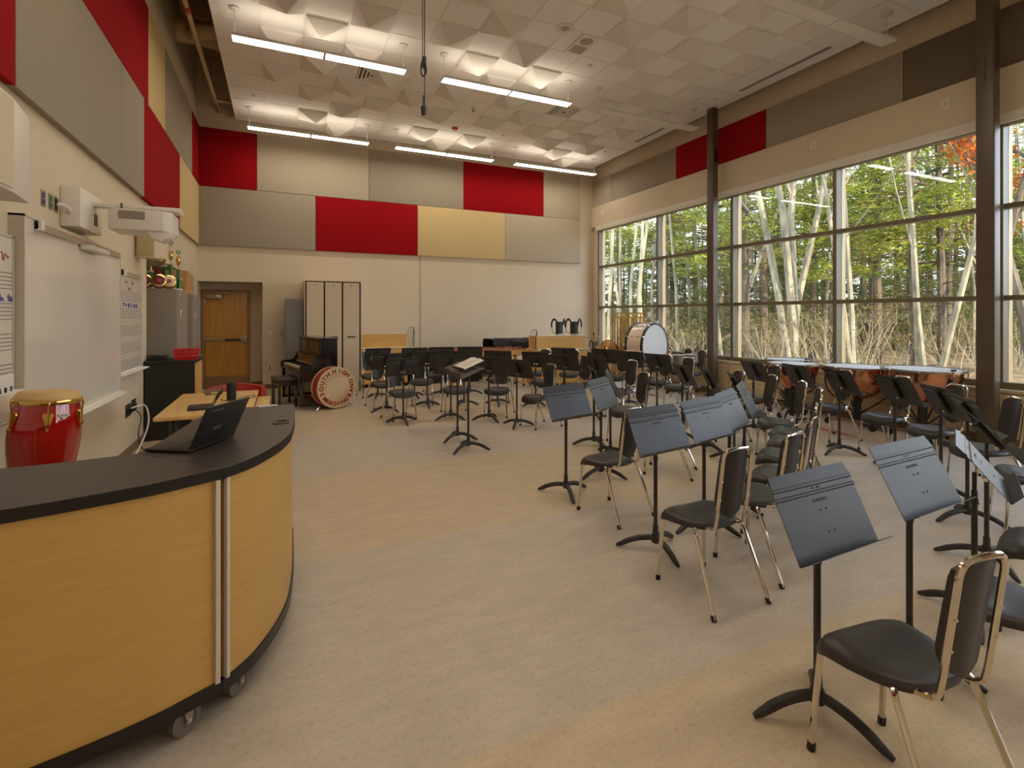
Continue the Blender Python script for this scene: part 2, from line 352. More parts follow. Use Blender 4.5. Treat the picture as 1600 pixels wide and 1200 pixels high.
# ------------------------------------------------------------------ ceiling
TS = 0.573; CX0 = -0.843; CY0 = 11.98; CX1 = 7.87
ce = MB().box(CX0, CX1, YF, CY0, ZC + 0.06, ZC + 0.075)
ceiling = struct('ceiling', ce, m_plen, smooth=False)
MB().box(CX0 - 0.012, CX0 + 0.012, YF, CY0, ZC - 0.005, ZC + 0.09).box(CX1 - 0.012, CX1 + 0.012, YF, CY0, ZC - 0.005, ZC + 0.09).box(CX0, CX1, CY0 - 0.012, CY0 + 0.012, ZC - 0.005, ZC + 0.09).build('edge_trim', m_ctile, ceiling, smooth=False)
NR = 18
gr = MB()
k = 1
while CX0 + TS * k < CX1 - 0.05:
    gr.box(CX0 + TS * k - 0.012, CX0 + TS * k + 0.012, YF, CY0, ZC, ZC + 0.03); k += 1
for r in range(1, 29): gr.box(CX0, CX1, CY0 - TS * r - 0.012, CY0 - TS * r + 0.012, ZC + 0.001, ZC + 0.03)
gr.build('ceiling_grid', m_grid, ceiling, smooth=False)
t = TS / 2 - 0.013
tile_me = MB().box(-t, t, -t, t, 0, 0.016).mesh('ceiling_tile', m_ctile, smooth=False)
pyr_me = []
for (ax, ay) in [(0.07, -0.06), (-0.08, -0.05), (0.05, 0.08), (-0.06, 0.07)]:
    b = MB(); q = t + 0.004; d = 0.03; p = t - 0.004
    b.add([(-q, -q, 0), (q, -q, 0), (q, q, 0), (-q, q, 0), (-p, -p, -d), (p, -p, -d), (p, p, -d), (-p, p, -d), (ax, ay, -0.185)],
          [(0, 1, 2, 3), (0, 1, 5, 4), (1, 2, 6, 5), (2, 3, 7, 6), (3, 0, 4, 7), (4, 5, 8), (5, 6, 8), (6, 7, 8), (7, 4, 8)])
    pyr_me.append(b.mesh('pyramid_tile', m_cpyr, smooth=False))
FLAT = {(0, 1), (0, 5), (0, 9), (0, 11), (1, 0), (1, 4), (1, 10), (1, 14), (2, 1), (2, 5), (2, 7), (2, 9), (3, 0), (3, 14), (4, 7), (5, 0), (5, 10), (5, 14), (6, 5), (7, 0), (7, 4), (7, 10), (7, 14), (8, 9), (9, 8), (9, 4), (9, 14), (10, 7), (11, 14), (12, 7), (13, 4), (13, 10), (13, 14), (13, 0)}
rest = MB(); rp = random.Random(3)
for r in range(28):
    for c in range(15):
        x = CX0 + TS * (c + 0.5); y = CY0 - TS * (r + 0.5)
        pyr = (r + c) % 2 == 1 and (r, c) not in FLAT and c > 0 and c < 15
        kk = rp.randrange(4)
        if r < NR:
            if pyr: o = link('pyramid_tile', pyr_me[kk], ceiling); o.location = (x, y, ZC + 0.004); o['label'] = 'ceiling tile shaped as a hanging pyramid'
            else: o = link('ceiling_tile', tile_me, ceiling); o.location = (x, y, ZC + 0.006)
        else: rest.box(x - t, x + t, y - t, y + t, ZC + 0.006, ZC + 0.02)
ro = rest.build('ceiling_tile', m_ctile, ceiling, smooth=False); ro['kind'] = 'stuff'
xs = CX0 + TS * 15
st_me = MB().box(xs + 0.013, CX1 - 0.013, -t, t, 0, 0.016).mesh('border_tile', m_ctile, smooth=False)
for r in range(NR + 1):
    o = link('border_tile', st_me, ceiling); o.location = (0, CY0 - TS * (r + 0.5), ZC + 0.006)
# slot diffusers
for i, (y0, y1) in enumerate([(4.98, 6.69), (8.67, 9.66)]):
    d = thing('slot_diffuser', ['long black slot air diffuser in the ceiling beside the window wall', 'short black slot air diffuser in the ceiling behind a steel column'][i], 'air vent', (7.61, (y0 + y1) / 2, ZC)); L = (y1 - y0) / 2
    MB().box(-0.05, 0.05, -L, L, -0.004, 0.004).build('frame', m_ctile, d, smooth=False)
    for sx in (-0.022, 0.022): MB().box(sx - 0.012, sx + 0.012, -L + 0.02, L - 0.02, -0.006, 0.0).build('slot', m_slot, d, smooth=False)
def square_diffuser(r, c, lab):
    x = CX0 + TS * (c + 0.5); y = CY0 - TS * (r + 0.5)
    d = thing('square_diffuser', lab, 'air vent', (x, y, ZC), 0)
    for i in range(4):
        s = 0.26 - i * 0.06; q = s - 0.022
        b = MB()
        for (a0, a1, b0, b1) in [(-s, s, -s, -q), (-s, s, q, s), (-s, -q, -q, q), (q, s, -q, q)]: b.box(a0, a1, b0, b1, -0.006 - 0.006 * i, 0.004)
        b.build('louvre_ring', m_ctile, d, smooth=False)
    MB().box(-0.27, 0.27, -0.27, 0.27, 0.004, 0.006).build('backing', m_dgrey, d, smooth=False)
square_diffuser(5, 3.5, 'square louvred ceiling vent behind the pendant lamp near the left wall')
square_diffuser(5, 10, 'square louvred ceiling vent behind the middle pendant lamp')
def disc_thing(name, x, y, lab, cat, r, h, m, m2=None):
    d = thing(name, lab, cat, (x, y, ZC))
    MB().lathe([(r, 0.004), (r, -h * 0.4), (r * 0.8, -h), (0.0, -h)], 20).build('body', m, d)
    MB().lathe([(r * 1.15, 0.004), (r * 1.15, -0.006), (r, -0.006)], 20).build('rim', m_white, d)
    if m2: MB().lathe([(r * 0.6, -h - 0.001), (0.0, -h - 0.004)], 20).build('grille', m2, d)
    return d
tcx = lambda c: CX0 + TS * (c + 0.5)
tcy = lambda r: CY0 - TS * (r + 0.5)
disc_thing('smoke_detector', tcx(7), tcy(2) + 0.02, 'round red smoke detector on the ceiling', 'smoke detector', 0.07, 0.05, m_redp)
disc_thing('ceiling_speaker', tcx(8) - 0.35, tcy(9) - 0.3, 'round white loudspeaker flush in the ceiling beside the grey vent', 'speaker', 0.11, 0.012, m_white, m_lgrey)
for i, (x, y, lab) in enumerate([(tcx(0) + 0.1, tcy(2), 'small white sprinkler head in the ceiling above the back left corner'), (tcx(9), tcy(2), 'small white sprinkler head in the ceiling between two back lamps'), (tcx(9), tcy(8) - 0.1, 'small white sprinkler head in the ceiling near the middle lamp'), (tcx(5), tcy(8) + 0.15, 'small white sprinkler head in the ceiling beside the hanging microphone'), (tcx(14) - 0.1, tcy(2), 'small white sprinkler head in the ceiling at the window corner'), (tcx(14), tcy(8), 'small white sprinkler head in the ceiling beside the unlit lamp')]):
    disc_thing('fire_sprinkler', x, y, lab, 'sprinkler', 0.035, 0.025, m_white)
d = thing('motion_sensor', 'small white motion sensor on the ceiling beyond the middle lamp', 'sensor', (tcx(7), tcy(4), ZC)); MB().lathe([(0.04, 0.004), (0.04, -0.03), (0.02, -0.05), (0, -0.05)], 16).build('body', m_white, d); MB().box(-0.012, 0.012, -0.03, 0.03, -0.07, -0.04).build('lens', m_grey, d)
d = thing('ceiling_vent', 'grey rectangular ceiling vent with one round and one slatted grille', 'air vent', (tcx(8) + 0.12, tcy(9), ZC))
MB().box(-0.15, 0.15, -0.28, 0.28, -0.008, 0.004).build('plate', m_cpyr, d)
for i in range(7): MB().box(-0.11, 0.11, 0.02 + i * 0.03, 0.033 + i * 0.03, -0.012, -0.006).build('slat', m_grey, d, smooth=False)
MB().lathe([(0.1, -0.006), (0.1, -0.012), (0, -0.012)], 20, T(0, -0.13, 0)).build('round_grille', m_lgrey, d)
# plenum: pipes and ducts above the ceiling edge
d = thing('sprinkler_pipe', 'tan painted sprinkler pipe running above the ceiling edge', 'pipe', (-1.18, 0, 5.85))
MB().tube(smooth_path([(0, -4, 0), (0, 11.3, 0), (0.02, 11.52, 0), (0.2, 11.55, 0), (0.36, 11.55, 0)], 4), 0.035, 10).build('pipe', m_duct, d)
MB().tube([(0, 8.2, 0), (0, 8.32, 0)], 0.045, 10).build('red_coupling', m_redv, d)
for y in (2.5, 6.0, 10.9): MB().tube([(0, y, 0), (0, y, 1.04)], 0.008, 6).build('hanger', m_steel, d)
for i, (y, z, r, lab) in enumerate([(9.95, 6.35, 0.20, 'thick tan round duct crossing above the ceiling edge'), (8.7, 6.55, 0.16, 'slim tan round duct crossing high above the ceiling edge')]):
    d = thing('air_duct', lab, 'duct', (-1.2, y, z))
    MB().tube([(-0.37, 0, 0), (-0.1, 0, 0), (1.4, 0.05, -0.1)], r, 18).build('duct', m_duct, d)
    MB().tube([(0.1, 0, 0), (0.16, 0, 0)], r + 0.02, 18).build('collar', m_duct, d)
    if i == 0: MB().tube(smooth_path([(-0.12, -0.05, -0.05), (-0.05, -0.35, -0.2), (0.1, -0.6, -0.25), (0.5, -0.7, -0.25)], 5), 0.12, 14).build('flexible_branch', m_duct, d)
# ------------------------------------------------------------------ pendant lamps
lampx = [(-0.59, 1.72), (2.30, 4.61), (5.19, 7.51)]
rows = [(11.20, 'row by the back wall'), (7.66, 'middle row'), (4.13, 'row above the front chairs'), (0.60, 'row at the desk end'), (-2.9, 'row at the front wall')]
side = ['nearest the whiteboards', 'in the centre', 'nearest the windows']
def lamp(x0, x1, y, lit, lab):
    z = 5.28; L = (x1 - x0) / 2; d = thing('pendant_lamp', lab, 'lamp', ((x0 + x1) / 2, y, z), 0, 'linear pendant lamps')
    w = 0.088
    hb = MB().box(-L, L, -w - 0.008, -w, -0.005, 0.035).box(-L, L, w, w + 0.008, -0.005, 0.035).box(-L, -L + 0.006, -w, w, -0.005, 0.035).box(L - 0.006, L, -w, w, -0.005, 0.035).box(-0.018, 0.018, -w, w, -0.012, 0.03).box(-L, L, -w, w, 0.012, 0.018)
    hb.build('housing', m_wmetal, d, smooth=False)
    for sx in (-1, 1):
        a, b = sorted((sx * 0.018, sx * (L - 0.008)))
        MB().box(a, b, -w + 0.002, w - 0.002, -0.002, 0.004).build('diffuser', m_lampd if lit else m_lampoff, d, smooth=False)
        if lit: MB().box(a + 0.02, b - 0.02, -w + 0.03, w - 0.03, 0.019, 0.024).build('uplight', m_lampu, d, smooth=False)
        X = sx * (L - 0.03)
        MB().tube([(X, 0, 0.02), (X, 0, ZC - z - 0.02)], 0.006, 6).build('rod', m_wmetal, d)
        MB().lathe([(0.065, ZC - z), (0.065, ZC - z - 0.012), (0.05, ZC - z - 0.02), (0, ZC - z - 0.02)], 20, T(X, 0, 0)).build('canopy', m_wmetal, d)
for ri, (y, rl) in enumerate(rows):
    for ci, (x0, x1) in enumerate(lampx):
        lit = not (ci == 2 and ri in (1, 2, 3, 4))
        lamp(x0, x1, y, lit, ('lit' if lit else 'unlit') + ' white linear pendant lamp, ' + rl + ', ' + side[ci])
# hanging microphone
d = thing('hanging_microphone', 'black microphone and coiled cable hanging from the ceiling', 'microphone', (1.54, 5.90, 3.98))
MB().tube([(0.012, 0, 0.1), (0.012, 0, 1.70)], 0.006, 6).tube([(-0.012, 0, 0.62), (-0.014, 0, 1.70)], 0.005, 6).build('cable', m_black, d)
MB().lathe([(0.0, -0.02), (0.022, -0.01), (0.032, 0.05), (0.032, 0.09), (0.012, 0.1), (0.01, 0.22), (0, 0.22)], 14).build('microphone_body', m_black, d)
b = MB()
for i in range(3): b.tube(smooth_path([(0, 0.01 * i, 0.66), (0.03 - 0.02 * i, 0.02, 0.6), (0.03, 0.01 * i, 0.5), (-0.01, 0, 0.45), (-0.03, 0.01, 0.52), (-0.02 + 0.01 * i, 0, 0.62), (0, 0.01 * i, 0.66)], 4), 0.009, 6)
b.build('cable_coil', m_black, d)
b = MB().tube([(0.012, 0, 0.60), (0.012, 0, 0.68)], 0.022, 8); b.build('cable_tie', m_black, d)
# ------------------------------------------------------------------ window wall
ys = [11.88, 9.43, 7.26, 5.23, 3.18, 1.13, -0.92, -2.97, YF + 0.02]
zt = [0.72, 1.81, 2.935, 3.97]
m_frame = M('window_frame_paint', (116, 106, 82), 0.35, 0.0, var=(10, 0.05))
for i in range(len(ys) - 1):
    a, b = ys[i], ys[i + 1]
    fr = MB()
    fr.box(8.06, 8.18, a - 0.06 if i == 0 else a - 0.03, a if i == 0 else a + 0.03, 0.70, 4.0)
    a2 = a - (0.06 if i == 0 else 0.03); b2 = b + 0.03
    fr.box(8.07, 8.18, b2, a2, 0.70, 0.775)
    fr.box(8.07, 8.18, b2, a2, 3.93, 4.0)
    for z in (1.81, 2.935): fr.box(8.08, 8.18, b2, a2, z - 0.03, z + 0.03)
    w = struct('window_%d' % (i + 1), fr, m_frame, smooth=False)
    MB().box(8.192, 8.29, a - 0.03, a + 0.03, 0.66, 4.06).build('exterior_cap', m_frame, w, smooth=False)
    e = MB()
    for z in (0.735, 1.81, 2.935, 3.97): e.box(8.192, 8.23, b2, a2, z - 0.025, z + 0.025)
    e.build('exterior_transom_cap', m_frame, w, smooth=False)
    for k in range(3):
        MB().box(8.183, 8.189, b2 - 0.02, a2 + 0.02, zt[k] - 0.01, zt[k + 1] + 0.01).build('glass_pane', m_glass, w, smooth=False)
    rc = thing('radiator_cover', 'cream slatted radiator cover under the %s window bay from the back wall' % ORD[i], 'radiator cover', (8.12, (a + b) / 2, 0), 0, 'radiator covers under the windows')
    h = (a - b) / 2 - 0.004
    MB().box(-0.17, 0.018, -h, h, 0.655, 0.695).build('ledge', m_rad, rc, bevel=0.006)
    for k in range(6): MB().box(-0.15, -0.135, -h, h, 0.135 + k * 0.086, 0.135 + k * 0.086 + 0.08).build('slat', m_rad, rc, bevel=0.004, seg=1)
    MB().box(-0.133, 0.0, -h, h, 0.11, 0.655).build('body', m_rad, rc, smooth=False)
    MB().box(-0.12, 0.0, -h, h, 0.0, 0.11).build('base', m_basebd, rc, smooth=False)
# steel columns
for i, (y0, y1) in enumerate([(7.39, 7.55), (3.09, 3.27), (-1.21, -1.04)]):
    c = thing('steel_column', ['brown steel column standing beyond the timpani row toward the bass drum', 'brown steel column standing beside the largest timpani', 'brown steel column at the desk end of the window wall'][i], 'column', (7.77, (y0 + y1) / 2, 0))
    h = (y1 - y0) / 2
    MB().box(-0.07, 0.07, -h, h, 0, ZC - 0.006).build('shaft', m_col, c, bevel=0.015, seg=3)
    MB().box(-0.11, 0.11, -h - 0.04, h + 0.04, 0, 0.02).build('base_plate', m_col, c, bevel=0.003)
    MB().tube([(-0.074, 0.0, 4.42), (-0.074, 0.0, 4.72)], 0.008, 6).build('conduit_plate', m_col, c)
    if i == 0: MB().box(-0.03, 0.03, -h - 0.03, -h, 4.6, 4.85).build('bracket', m_black, c)
# ------------------------------------------------------------------ door in the recess
dr = struct('door_1', MB().box(-1.50, -0.67, DY - 0.045, DY - 0.005, 0.01, 2.10), m_door, bevel=0.003)
fr = MB().box(-1.555, -1.50, DY - 0.09, DY, 0, 2.155).box(-0.67, -0.615, DY - 0.09, DY, 0, 2.155).box(-1.50, -0.67, DY - 0.09, DY, 2.10, 2.155)
fr.build('door_frame', m_dfr, dr, smooth=False, bevel=0.004)
MB().box(-1.49, -0.68, DY - 0.049, DY - 0.045, 0.02, 0.26).build('kick_plate', m_dfr, dr, smooth=False)
MB().box(-1.46, -1.18, DY - 0.12, DY - 0.045, 1.94, 2.04).build('door_closer', m_steel, dr, bevel=0.01)
MB().tube([(-1.32, DY - 0.09, 2.05), (-1.30, DY - 0.12, 2.085), (-1.02, DY - 0.1, 2.075)], 0.012, 6).build('closer_arm', m_steel, dr)
bar = MB().box(-1.47, -0.76, DY - 0.10, DY - 0.065, 1.03, 1.075).build('panic_bar', m_steel, dr, bevel=0.008)
MB().box(-1.10, -0.80, DY - 0.105, DY - 0.099, 1.033, 1.072).build('push_pad', m_black, bar, smooth=False)
MB().box(-0.76, -0.695, DY - 0.11, DY - 0.045, 0.95, 1.15).build('latch_case', m_steel, dr, bevel=0.012)
for z in (0.25, 1.1, 1.9): MB().tube([(-1.50, DY - 0.05, z - 0.05), (-1.50, DY - 0.05, z + 0.05)], 0.01, 8).build('hinge', m_steel, dr)
# switch and socket plates on the back wall
for i, (x, z, lab, mm) in enumerate([(-0.21, 1.20, 'cream light switch plate beside the door recess', m_white), (0.03, 1.20, 'grey switch plate beside the tall blue-grey cabinet', m_steel), (-0.21, 0.46, 'cream wall socket beside the piano bench', m_white)]):
    d = thing('wall_plate', lab, 'wall plate', (x, YB, z))
    MB().box(-0.036, 0.036, -0.006, 0, -0.058, 0.058).build('plate', mm, d, bevel=0.003)
    if i == 2:
        for zz in (-0.025, 0.025): MB().box(-0.016, 0.016, -0.01, -0.005, zz - 0.014, zz + 0.014).build('outlet', m_black, d)
    else: MB().box(-0.014, 0.014, -0.012, -0.005, -0.028, 0.028).build('rocker', m_wall, d)
# ------------------------------------------------------------------ chairs
def make_chair():
    t = thing('stacking_chair', 'x', 'chair', group='chairs of the band horseshoe')
    # seat shell: superelliptic outline, dished, with waterfall front
    rings = []; NA = 36
    def outline(a):
        c, s = math.cos(a), math.sin(a); e = 2 / 3.4
        u = math.copysign(abs(c) ** e, c); w = math.copysign(abs(s) ** e, s)
        hw = 0.205 + 0.012 * w
        return u * hw * (1 - 0.20 * max(0, -w)), 0.065 + w * 0.175
    prof = [0.0, 0.3, 0.55, 0.75, 0.88, 0.96, 1.0]
    def zz(x, y, k):
        z = 0.437 + 0.25 * x * x + 0.12 * max(0, -(y - 0.02)) ** 1.2
        f = max(0, (y - 0.13) / 0.11); z += 0.012 * min(1, max(0, (y - 0.02) / 0.12)) - 0.035 * f * f
        rm = max(0, (k - 0.76) / 0.24) ** 2; z -= 0.016 * rm + 0.030 * rm * min(1, max(0, (y - 0.03) / 0.16))
        return z
    vs = []; fs = []
    for layer in (0, 1):
        for k in prof[1:]:
            for j in range(NA):
                x, y = outline(2 * PI * j / NA); x *= k; y = 0.065 + (y - 0.065) * k
                z = zz(x, y, k)
                if layer: z -= 0.026 + (0.006 if k < 0.9 else 0); x *= 0.985; y = 0.065 + (y - 0.065) * 0.985
                else: z -= 0.010 if k == 1.0 else 0
                vs.append((x, y, z))
        vs.append((0, 0.065, zz(0, 0.065, 0) - (0.028 if layer else 0)))
    n1 = (len(prof) - 1) * NA + 1
    for layer in (0, 1):
        o = layer * n1; c = o + n1 - 1
        for j in range(NA):
            j2 = (j + 1) % NA; fs.append((c, o + j, o + j2))
            for i in range(len(prof) - 2): fs.append((o + i * NA + j, o + (i + 1) * NA + j, o + (i + 1) * NA + j2, o + i * NA + j2))
    i = (len(prof) - 2) * NA
    for j in range(NA): j2 = (j + 1) % NA; fs.append((i + j, n1 + i + j, n1 + i + j2, i + j2))
    MB().add(vs, fs).build('seat', m_seat, t)
    # backrest shell
    rows_ = []
    N = 14
    for a in range(N + 1):
        v = a / N; z = 0.485 + v * 0.385
        lo = min(1, (1 - ((0.30 - v) / 0.30) ** 2) ** 0.5) if v < 0.30 else 1
        hi = 1 - 0.42 * max(0, (v - 0.86) / 0.14) ** 3
        W_ = 0.104 - 0.004 * v
        hw = max(0.012, W_ * lo * hi)
        yy = -0.140 - 0.052 * v - 0.004 * v * v
        rows_.append([(hw * q, yy + 0.016 - 0.026 * (1 - (hw * q / W_) ** 2), z) for q in [-1, -0.8, -0.5, -0.2, 0, 0.2, 0.5, 0.8, 1]])
    MB().grid(rows_, 0.012, (0, -0.96, -0.24)).build('backrest', m_seat, t)
    # chrome back frame
    fp = [(-0.100, -0.02, 0.414), (-0.108, -0.090, 0.416), (-0.109, -0.138, 0.432), (-0.108, -0.158, 0.475), (-0.106, -0.182, 0.65), (-0.105, -0.200, 0.79)]
    top = [(-0.103, -0.205, 0.835), (-0.086, -0.209, 0.866), (-0.048, -0.211, 0.877)]
    L = fp + top; L = L + [(-x, y, z) for x, y, z in reversed(L)]
    bf = MB().tube(smooth_path(L, 4), 0.0105, 8).build('back_frame', m_chrome, t)
    for sx in (-1, 1):
        for z in (0.60, 0.70): MB().lathe([(0.006, 0), (0.004, 0.004), (0, 0.005)], 8, T(sx * 0.106, -0.174 - (z - 0.6) * 0.13 - 0.011, z) @ Matrix.Rotation(PI / 2, 4, 'X')).build('screw', m_chrome, bf)
    MB().tube(smooth_path([(-0.13, 0.15, 0.412), (-0.13, 0.0, 0.415), (-0.12, -0.07, 0.414), (0, -0.085, 0.414), (0.12, -0.07, 0.414), (0.13, 0.0, 0.415), (0.13, 0.15, 0.412)], 3), 0.009, 6).build('seat_frame', m_chrome, t)
    for sx in (-1, 1):
        for path in ([(0.11, 0.15, 0.410), (0.150, 0.185, 0.405), (0.166, 0.196, 0.372), (0.183, 0.222, 0.008)], [(0.11, -0.02, 0.410), (0.158, -0.055, 0.408), (0.178, -0.082, 0.380), (0.205, -0.237, 0.008)]):
            P = smooth_path([(sx * x, y, z) for x, y, z in path[:3]], 4) + [Vector((sx * path[3][0], path[3][1], path[3][2]))]
            lg = MB().tube(P, 0.0115, 8).build('leg', m_chrome, t)
            q = Vector((sx * path[3][0], path[3][1], 0)); p3 = P[-2]; dirv = (p3 - P[-1]).normalized()
            MB().tube([q + Vector((0, 0, 0.001)), q + dirv * 0.03], 0.0145, 8).build('foot_cap', m_rubber, lg)
    return t
COND = (2.0, 5.9)
# ring, x, y, heading offset (deg)
chairs = [
 (1, 1.67, 7.86, 0), (1, 2.56, 7.82, 4), (1, 3.17, 7.45, 0), (1, 3.40, 6.47, -12), (1, 3.96, 5.13, 14), (1, 3.60, 4.02, 0), (1, 2.45, 3.38, 2),
 (2, 1.59, 9.00, 0), (2, 2.30, 9.02, 0), (2, 3.72, 8.66, 0), (2, 4.33, 8.06, 0), (2, 4.60, 7.30, 0), (2, 4.88, 6.48, 0), (2, 5.24, 4.83, 0), (2, 5.17, 4.31, 0), (2, 5.00, 3.82, -3), (2, 4.68, 3.42, -5), (2, 4.29, 3.15, -5), (2, 3.83, 2.88, 3), (2, 3.33, 2.54, 0), (2, 2.83, 2.30, -4), (2, 2.26, 2.20, -4),
 (3, 1.60, 10.25, 0), (3, 2.86, 10.12, 0), (3, 4.95, 9.28, 0), (3, 5.36, 8.86, 0), (3, 5.92, 8.02, 0), (3, 6.20, 7.16, 4), (3, 6.06, 6.50, 0), (3, 6.25, 5.08, 0), (3, 6.50, 4.25, 8), (3, 6.41, 3.53, 16), (3, 6.16, 2.92, 16), (3, 5.66, 2.31, 10), (3, 5.02, 1.77, 0), (3, 3.55, 1.16, 0), (3, 2.71, 0.99, 0), (3, 1.935, 1.00, -5)]
RN = {1: 'innermost', 2: 'middle', 3: 'outermost'}
def ring_order(items):
    out = {}
    for rg in (1, 2, 3):
        idx = [i for i, c in enumerate(items) if c[0] == rg]
        ang = lambda i: (math.atan2(items[i][1] - COND[0], items[i][2] - COND[1]) + PI * 0.75) % (2 * PI)
        for n, i in enumerate(sorted(idx, key=ang)): out[i] = n
    return out
proto = make_chair(); index_kids()
oc = ring_order(chairs)
for i, (rg, x, y, da) in enumerate(chairs):
    o = proto if i == 0 else copy_tree(proto)
    o.location = (x, y, 0)
    o.rotation_euler = (0, 0, math.atan2(COND[1] - y, COND[0] - x) - PI / 2 + math.radians(da))
    o['label'] = 'black chair with chrome legs, %s from the piano end of the %s arc' % (ORD[oc[i]], RN[rg])
for i, (x, y, a) in enumerate([(7.68, 8.84, 178), (7.72, 8.26, 182), (7.60, 7.78, 178)]):
    o = copy_tree(proto); o.location = (x, y, 0); o.rotation_euler = (0, 0, math.radians(a - 90))
    o['label'] = ['black chair at the windows behind the concert bass drum', 'black chair at the windows between snare drum and bass drum', 'black chair at the windows behind the twin toms'][i]
    o['group'] = 'chairs by the windows'
# ------------------------------------------------------------------ music stands
def make_stand(tilt, zc=0.83, lip=True, logo=False, name='music_stand'):
    t = thing(name, 'x', 'music stand', group='music stands of the band horseshoe')
    for k in range(3):
        a = 2 * PI * k / 3 + PI
        P = [(0.015, 0, 0.085), (0.06, 0, 0.083), (0.12, 0, 0.072), (0.18, 0, 0.05), (0.225, 0, 0.026), (0.262, 0, 0.011)]
        MB().tube([Rz(a) @ Vector(p) for p in smooth_path(P, 3)], [0.020] + [0.020] * 6 + [0.0195] * 4 + [0.018, 0.017, 0.015, 0.012, 0.009], 8).build('foot', m_cast, t)
    MB().lathe([(0.0, 0.05), (0.026, 0.055), (0.028, 0.10), (0.019, 0.12), (0.018, 0.17), (0.0, 0.17)], 14).build('hub', m_cast, t)
    MB().tube([(0, 0, 0.16), (0, 0, zc - 0.15)], 0.0135, 10).build('pole', m_stand, t)
    MB().tube([(0, 0, zc - 0.22), (0, 0, zc - 0.055)], 0.0095, 10).build('inner_tube', m_stand, t)
    MB().lathe([(0.0, zc - 0.22), (0.0165, zc - 0.22), (0.0165, zc - 0.19), (0, zc - 0.19)], 12).build('collar', m_stand, t)
    R = T(0, -0.028, zc) @ Matrix.Rotation(-tilt, 4, 'X')   # desk frame: x across, z up the sheet, -y towards the player
    # sheet cross-section with pressed creases near the top
    w = 0.25; h = 0.157
    cs = [(-h, 0.0), (h - 0.095, 0.0), (h - 0.090, -0.003), (h - 0.084, -0.003), (h - 0.080, 0.0015), (h - 0.062, 0.0015), (h - 0.058, -0.003), (h - 0.052, -0.003), (h - 0.045, 0.0), (h, 0.006)]
    rows_ = [[(x, y, z) for x in ((-w, -w * 0.5, 0, w * 0.5, w) if z < h - 0.001 else (-w + 0.012, -w * 0.5, 0, w * 0.5, w - 0.012))] for z, y in cs]
    MB().grid(rows_, 0.0025, (0, 1, 0)).xf(R).build('desk', m_stand, t, smooth=False)
    MB().grid([[(-w, 0.0, -h), (w, 0.0, -h)], [(-w, -0.062, -h + 0.012), (w, -0.062, -h + 0.012)]], 0.0025, (0, 0, -1)).xf(R).build('lip', m_stand, t)
    br = MB().prism([(-0.024, -0.095), (0.024, -0.095), (0.030, 0.0), (0.026, 0.105), (-0.026, 0.105), (-0.030, 0.0)], 0.003, 0.03, Matrix.Rotation(PI / 2, 4, 'X') @ Matrix.Scale(-1, 4, (0, 0, 1)))
    br.xf(R).build('bracket', m_black, t, bevel=0.004)
    kn = MB().tube([R @ Vector((-0.036, 0.038, -0.07)), R @ Vector((0.036, 0.038, -0.07))], 0.011, 10).build('pivot_knob', m_chrome, t)
    rv = MB()
    for z in (0.07, 0.005, -0.075, h - 0.07):
        for x in (-0.018, 0.018): rv.lathe([(0.0042, 0), (0.003, 0.002), (0, 0.0025)], 8, R @ T(x, -0.001, z) @ Matrix.Rotation(PI / 2, 4, 'X'))
    rv.build('rivets', m_black, t)['kind'] = 'stuff'
    if logo:
        tm = text_mb('MANHASSET', 0.017, 0.0006); tm.xf(R @ T(0, -0.0008, 0.040) @ Matrix.Rotation(PI / 2, 4, 'X')); tm.build('embossed_logo', m_stand, t, smooth=False)
    return t
stands = [
 (1, 1.65, 7.49, 0, 0), (1, 2.37, 7.45, 0, 0), (1, 2.87, 7.13, 0, 0), (1, 3.08, 6.58, -6, 0), (1, 3.49, 5.23, 0, 0), (1, 3.40, 4.76, 2, 0), (1, 2.88, 4.19, 5, 1), (1, 2.32, 3.92, 4, 1),
 (2, 1.59, 8.48, 0, 0), (2, 2.32, 8.61, 0, 0), (2, 2.94, 8.47, 0, 0), (2, 3.51, 8.30, 0, 0), (2, 3.99, 7.76, 0, 0), (2, 4.17, 7.08, 0, 0), (2, 4.37, 6.53, 0, 0), (2, 4.70, 5.02, 0, 0), (2, 4.57, 4.46, 0, 0), (2, 4.50, 4.02, 0, 0), (2, 3.89, 3.36, -2, 1), (2, 3.37, 3.06, 0, 1), (2, 2.88, 2.85, -3, 1), (2, 2.32, 2.73, 3, 1),
 (3, 1.69, 9.88, 0, 0), (3, 2.36, 9.72, 0, 0), (3, 2.89, 9.70, 0, 0), (3, 3.45, 9.58, 0, 0), (3, 4.98, 8.50, 0, 0), (3, 5.50, 7.90, 0, 0), (3, 5.56, 7.24, 0, 0), (3, 5.58, 6.53, 0, 0), (3, 5.88, 4.93, 0, 0), (3, 5.97, 4.36, 0, 0), (3, 5.88, 3.76, 6, 0), (3, 5.74, 3.10, 14, 0), (3, 5.31, 2.50, 10, 0), (3, 4.85, 2.11, 6, 0), (3, 4.14, 1.70, 6, 2), (3, 3.31, 1.41, 8, 2), (3, 2.63, 1.36, -5, 3), (3, 1.95, 1.335, 3, 1)]
protos = [make_stand(math.radians(27)), make_stand(math.radians(25), logo=True), make_stand(math.radians(38), logo=True), make_stand(math.radians(27), zc=0.872, logo=True)]
index_kids(); used = [0, 0, 0, 0]; rs = random.Random(21)
os_ = ring_order(stands)
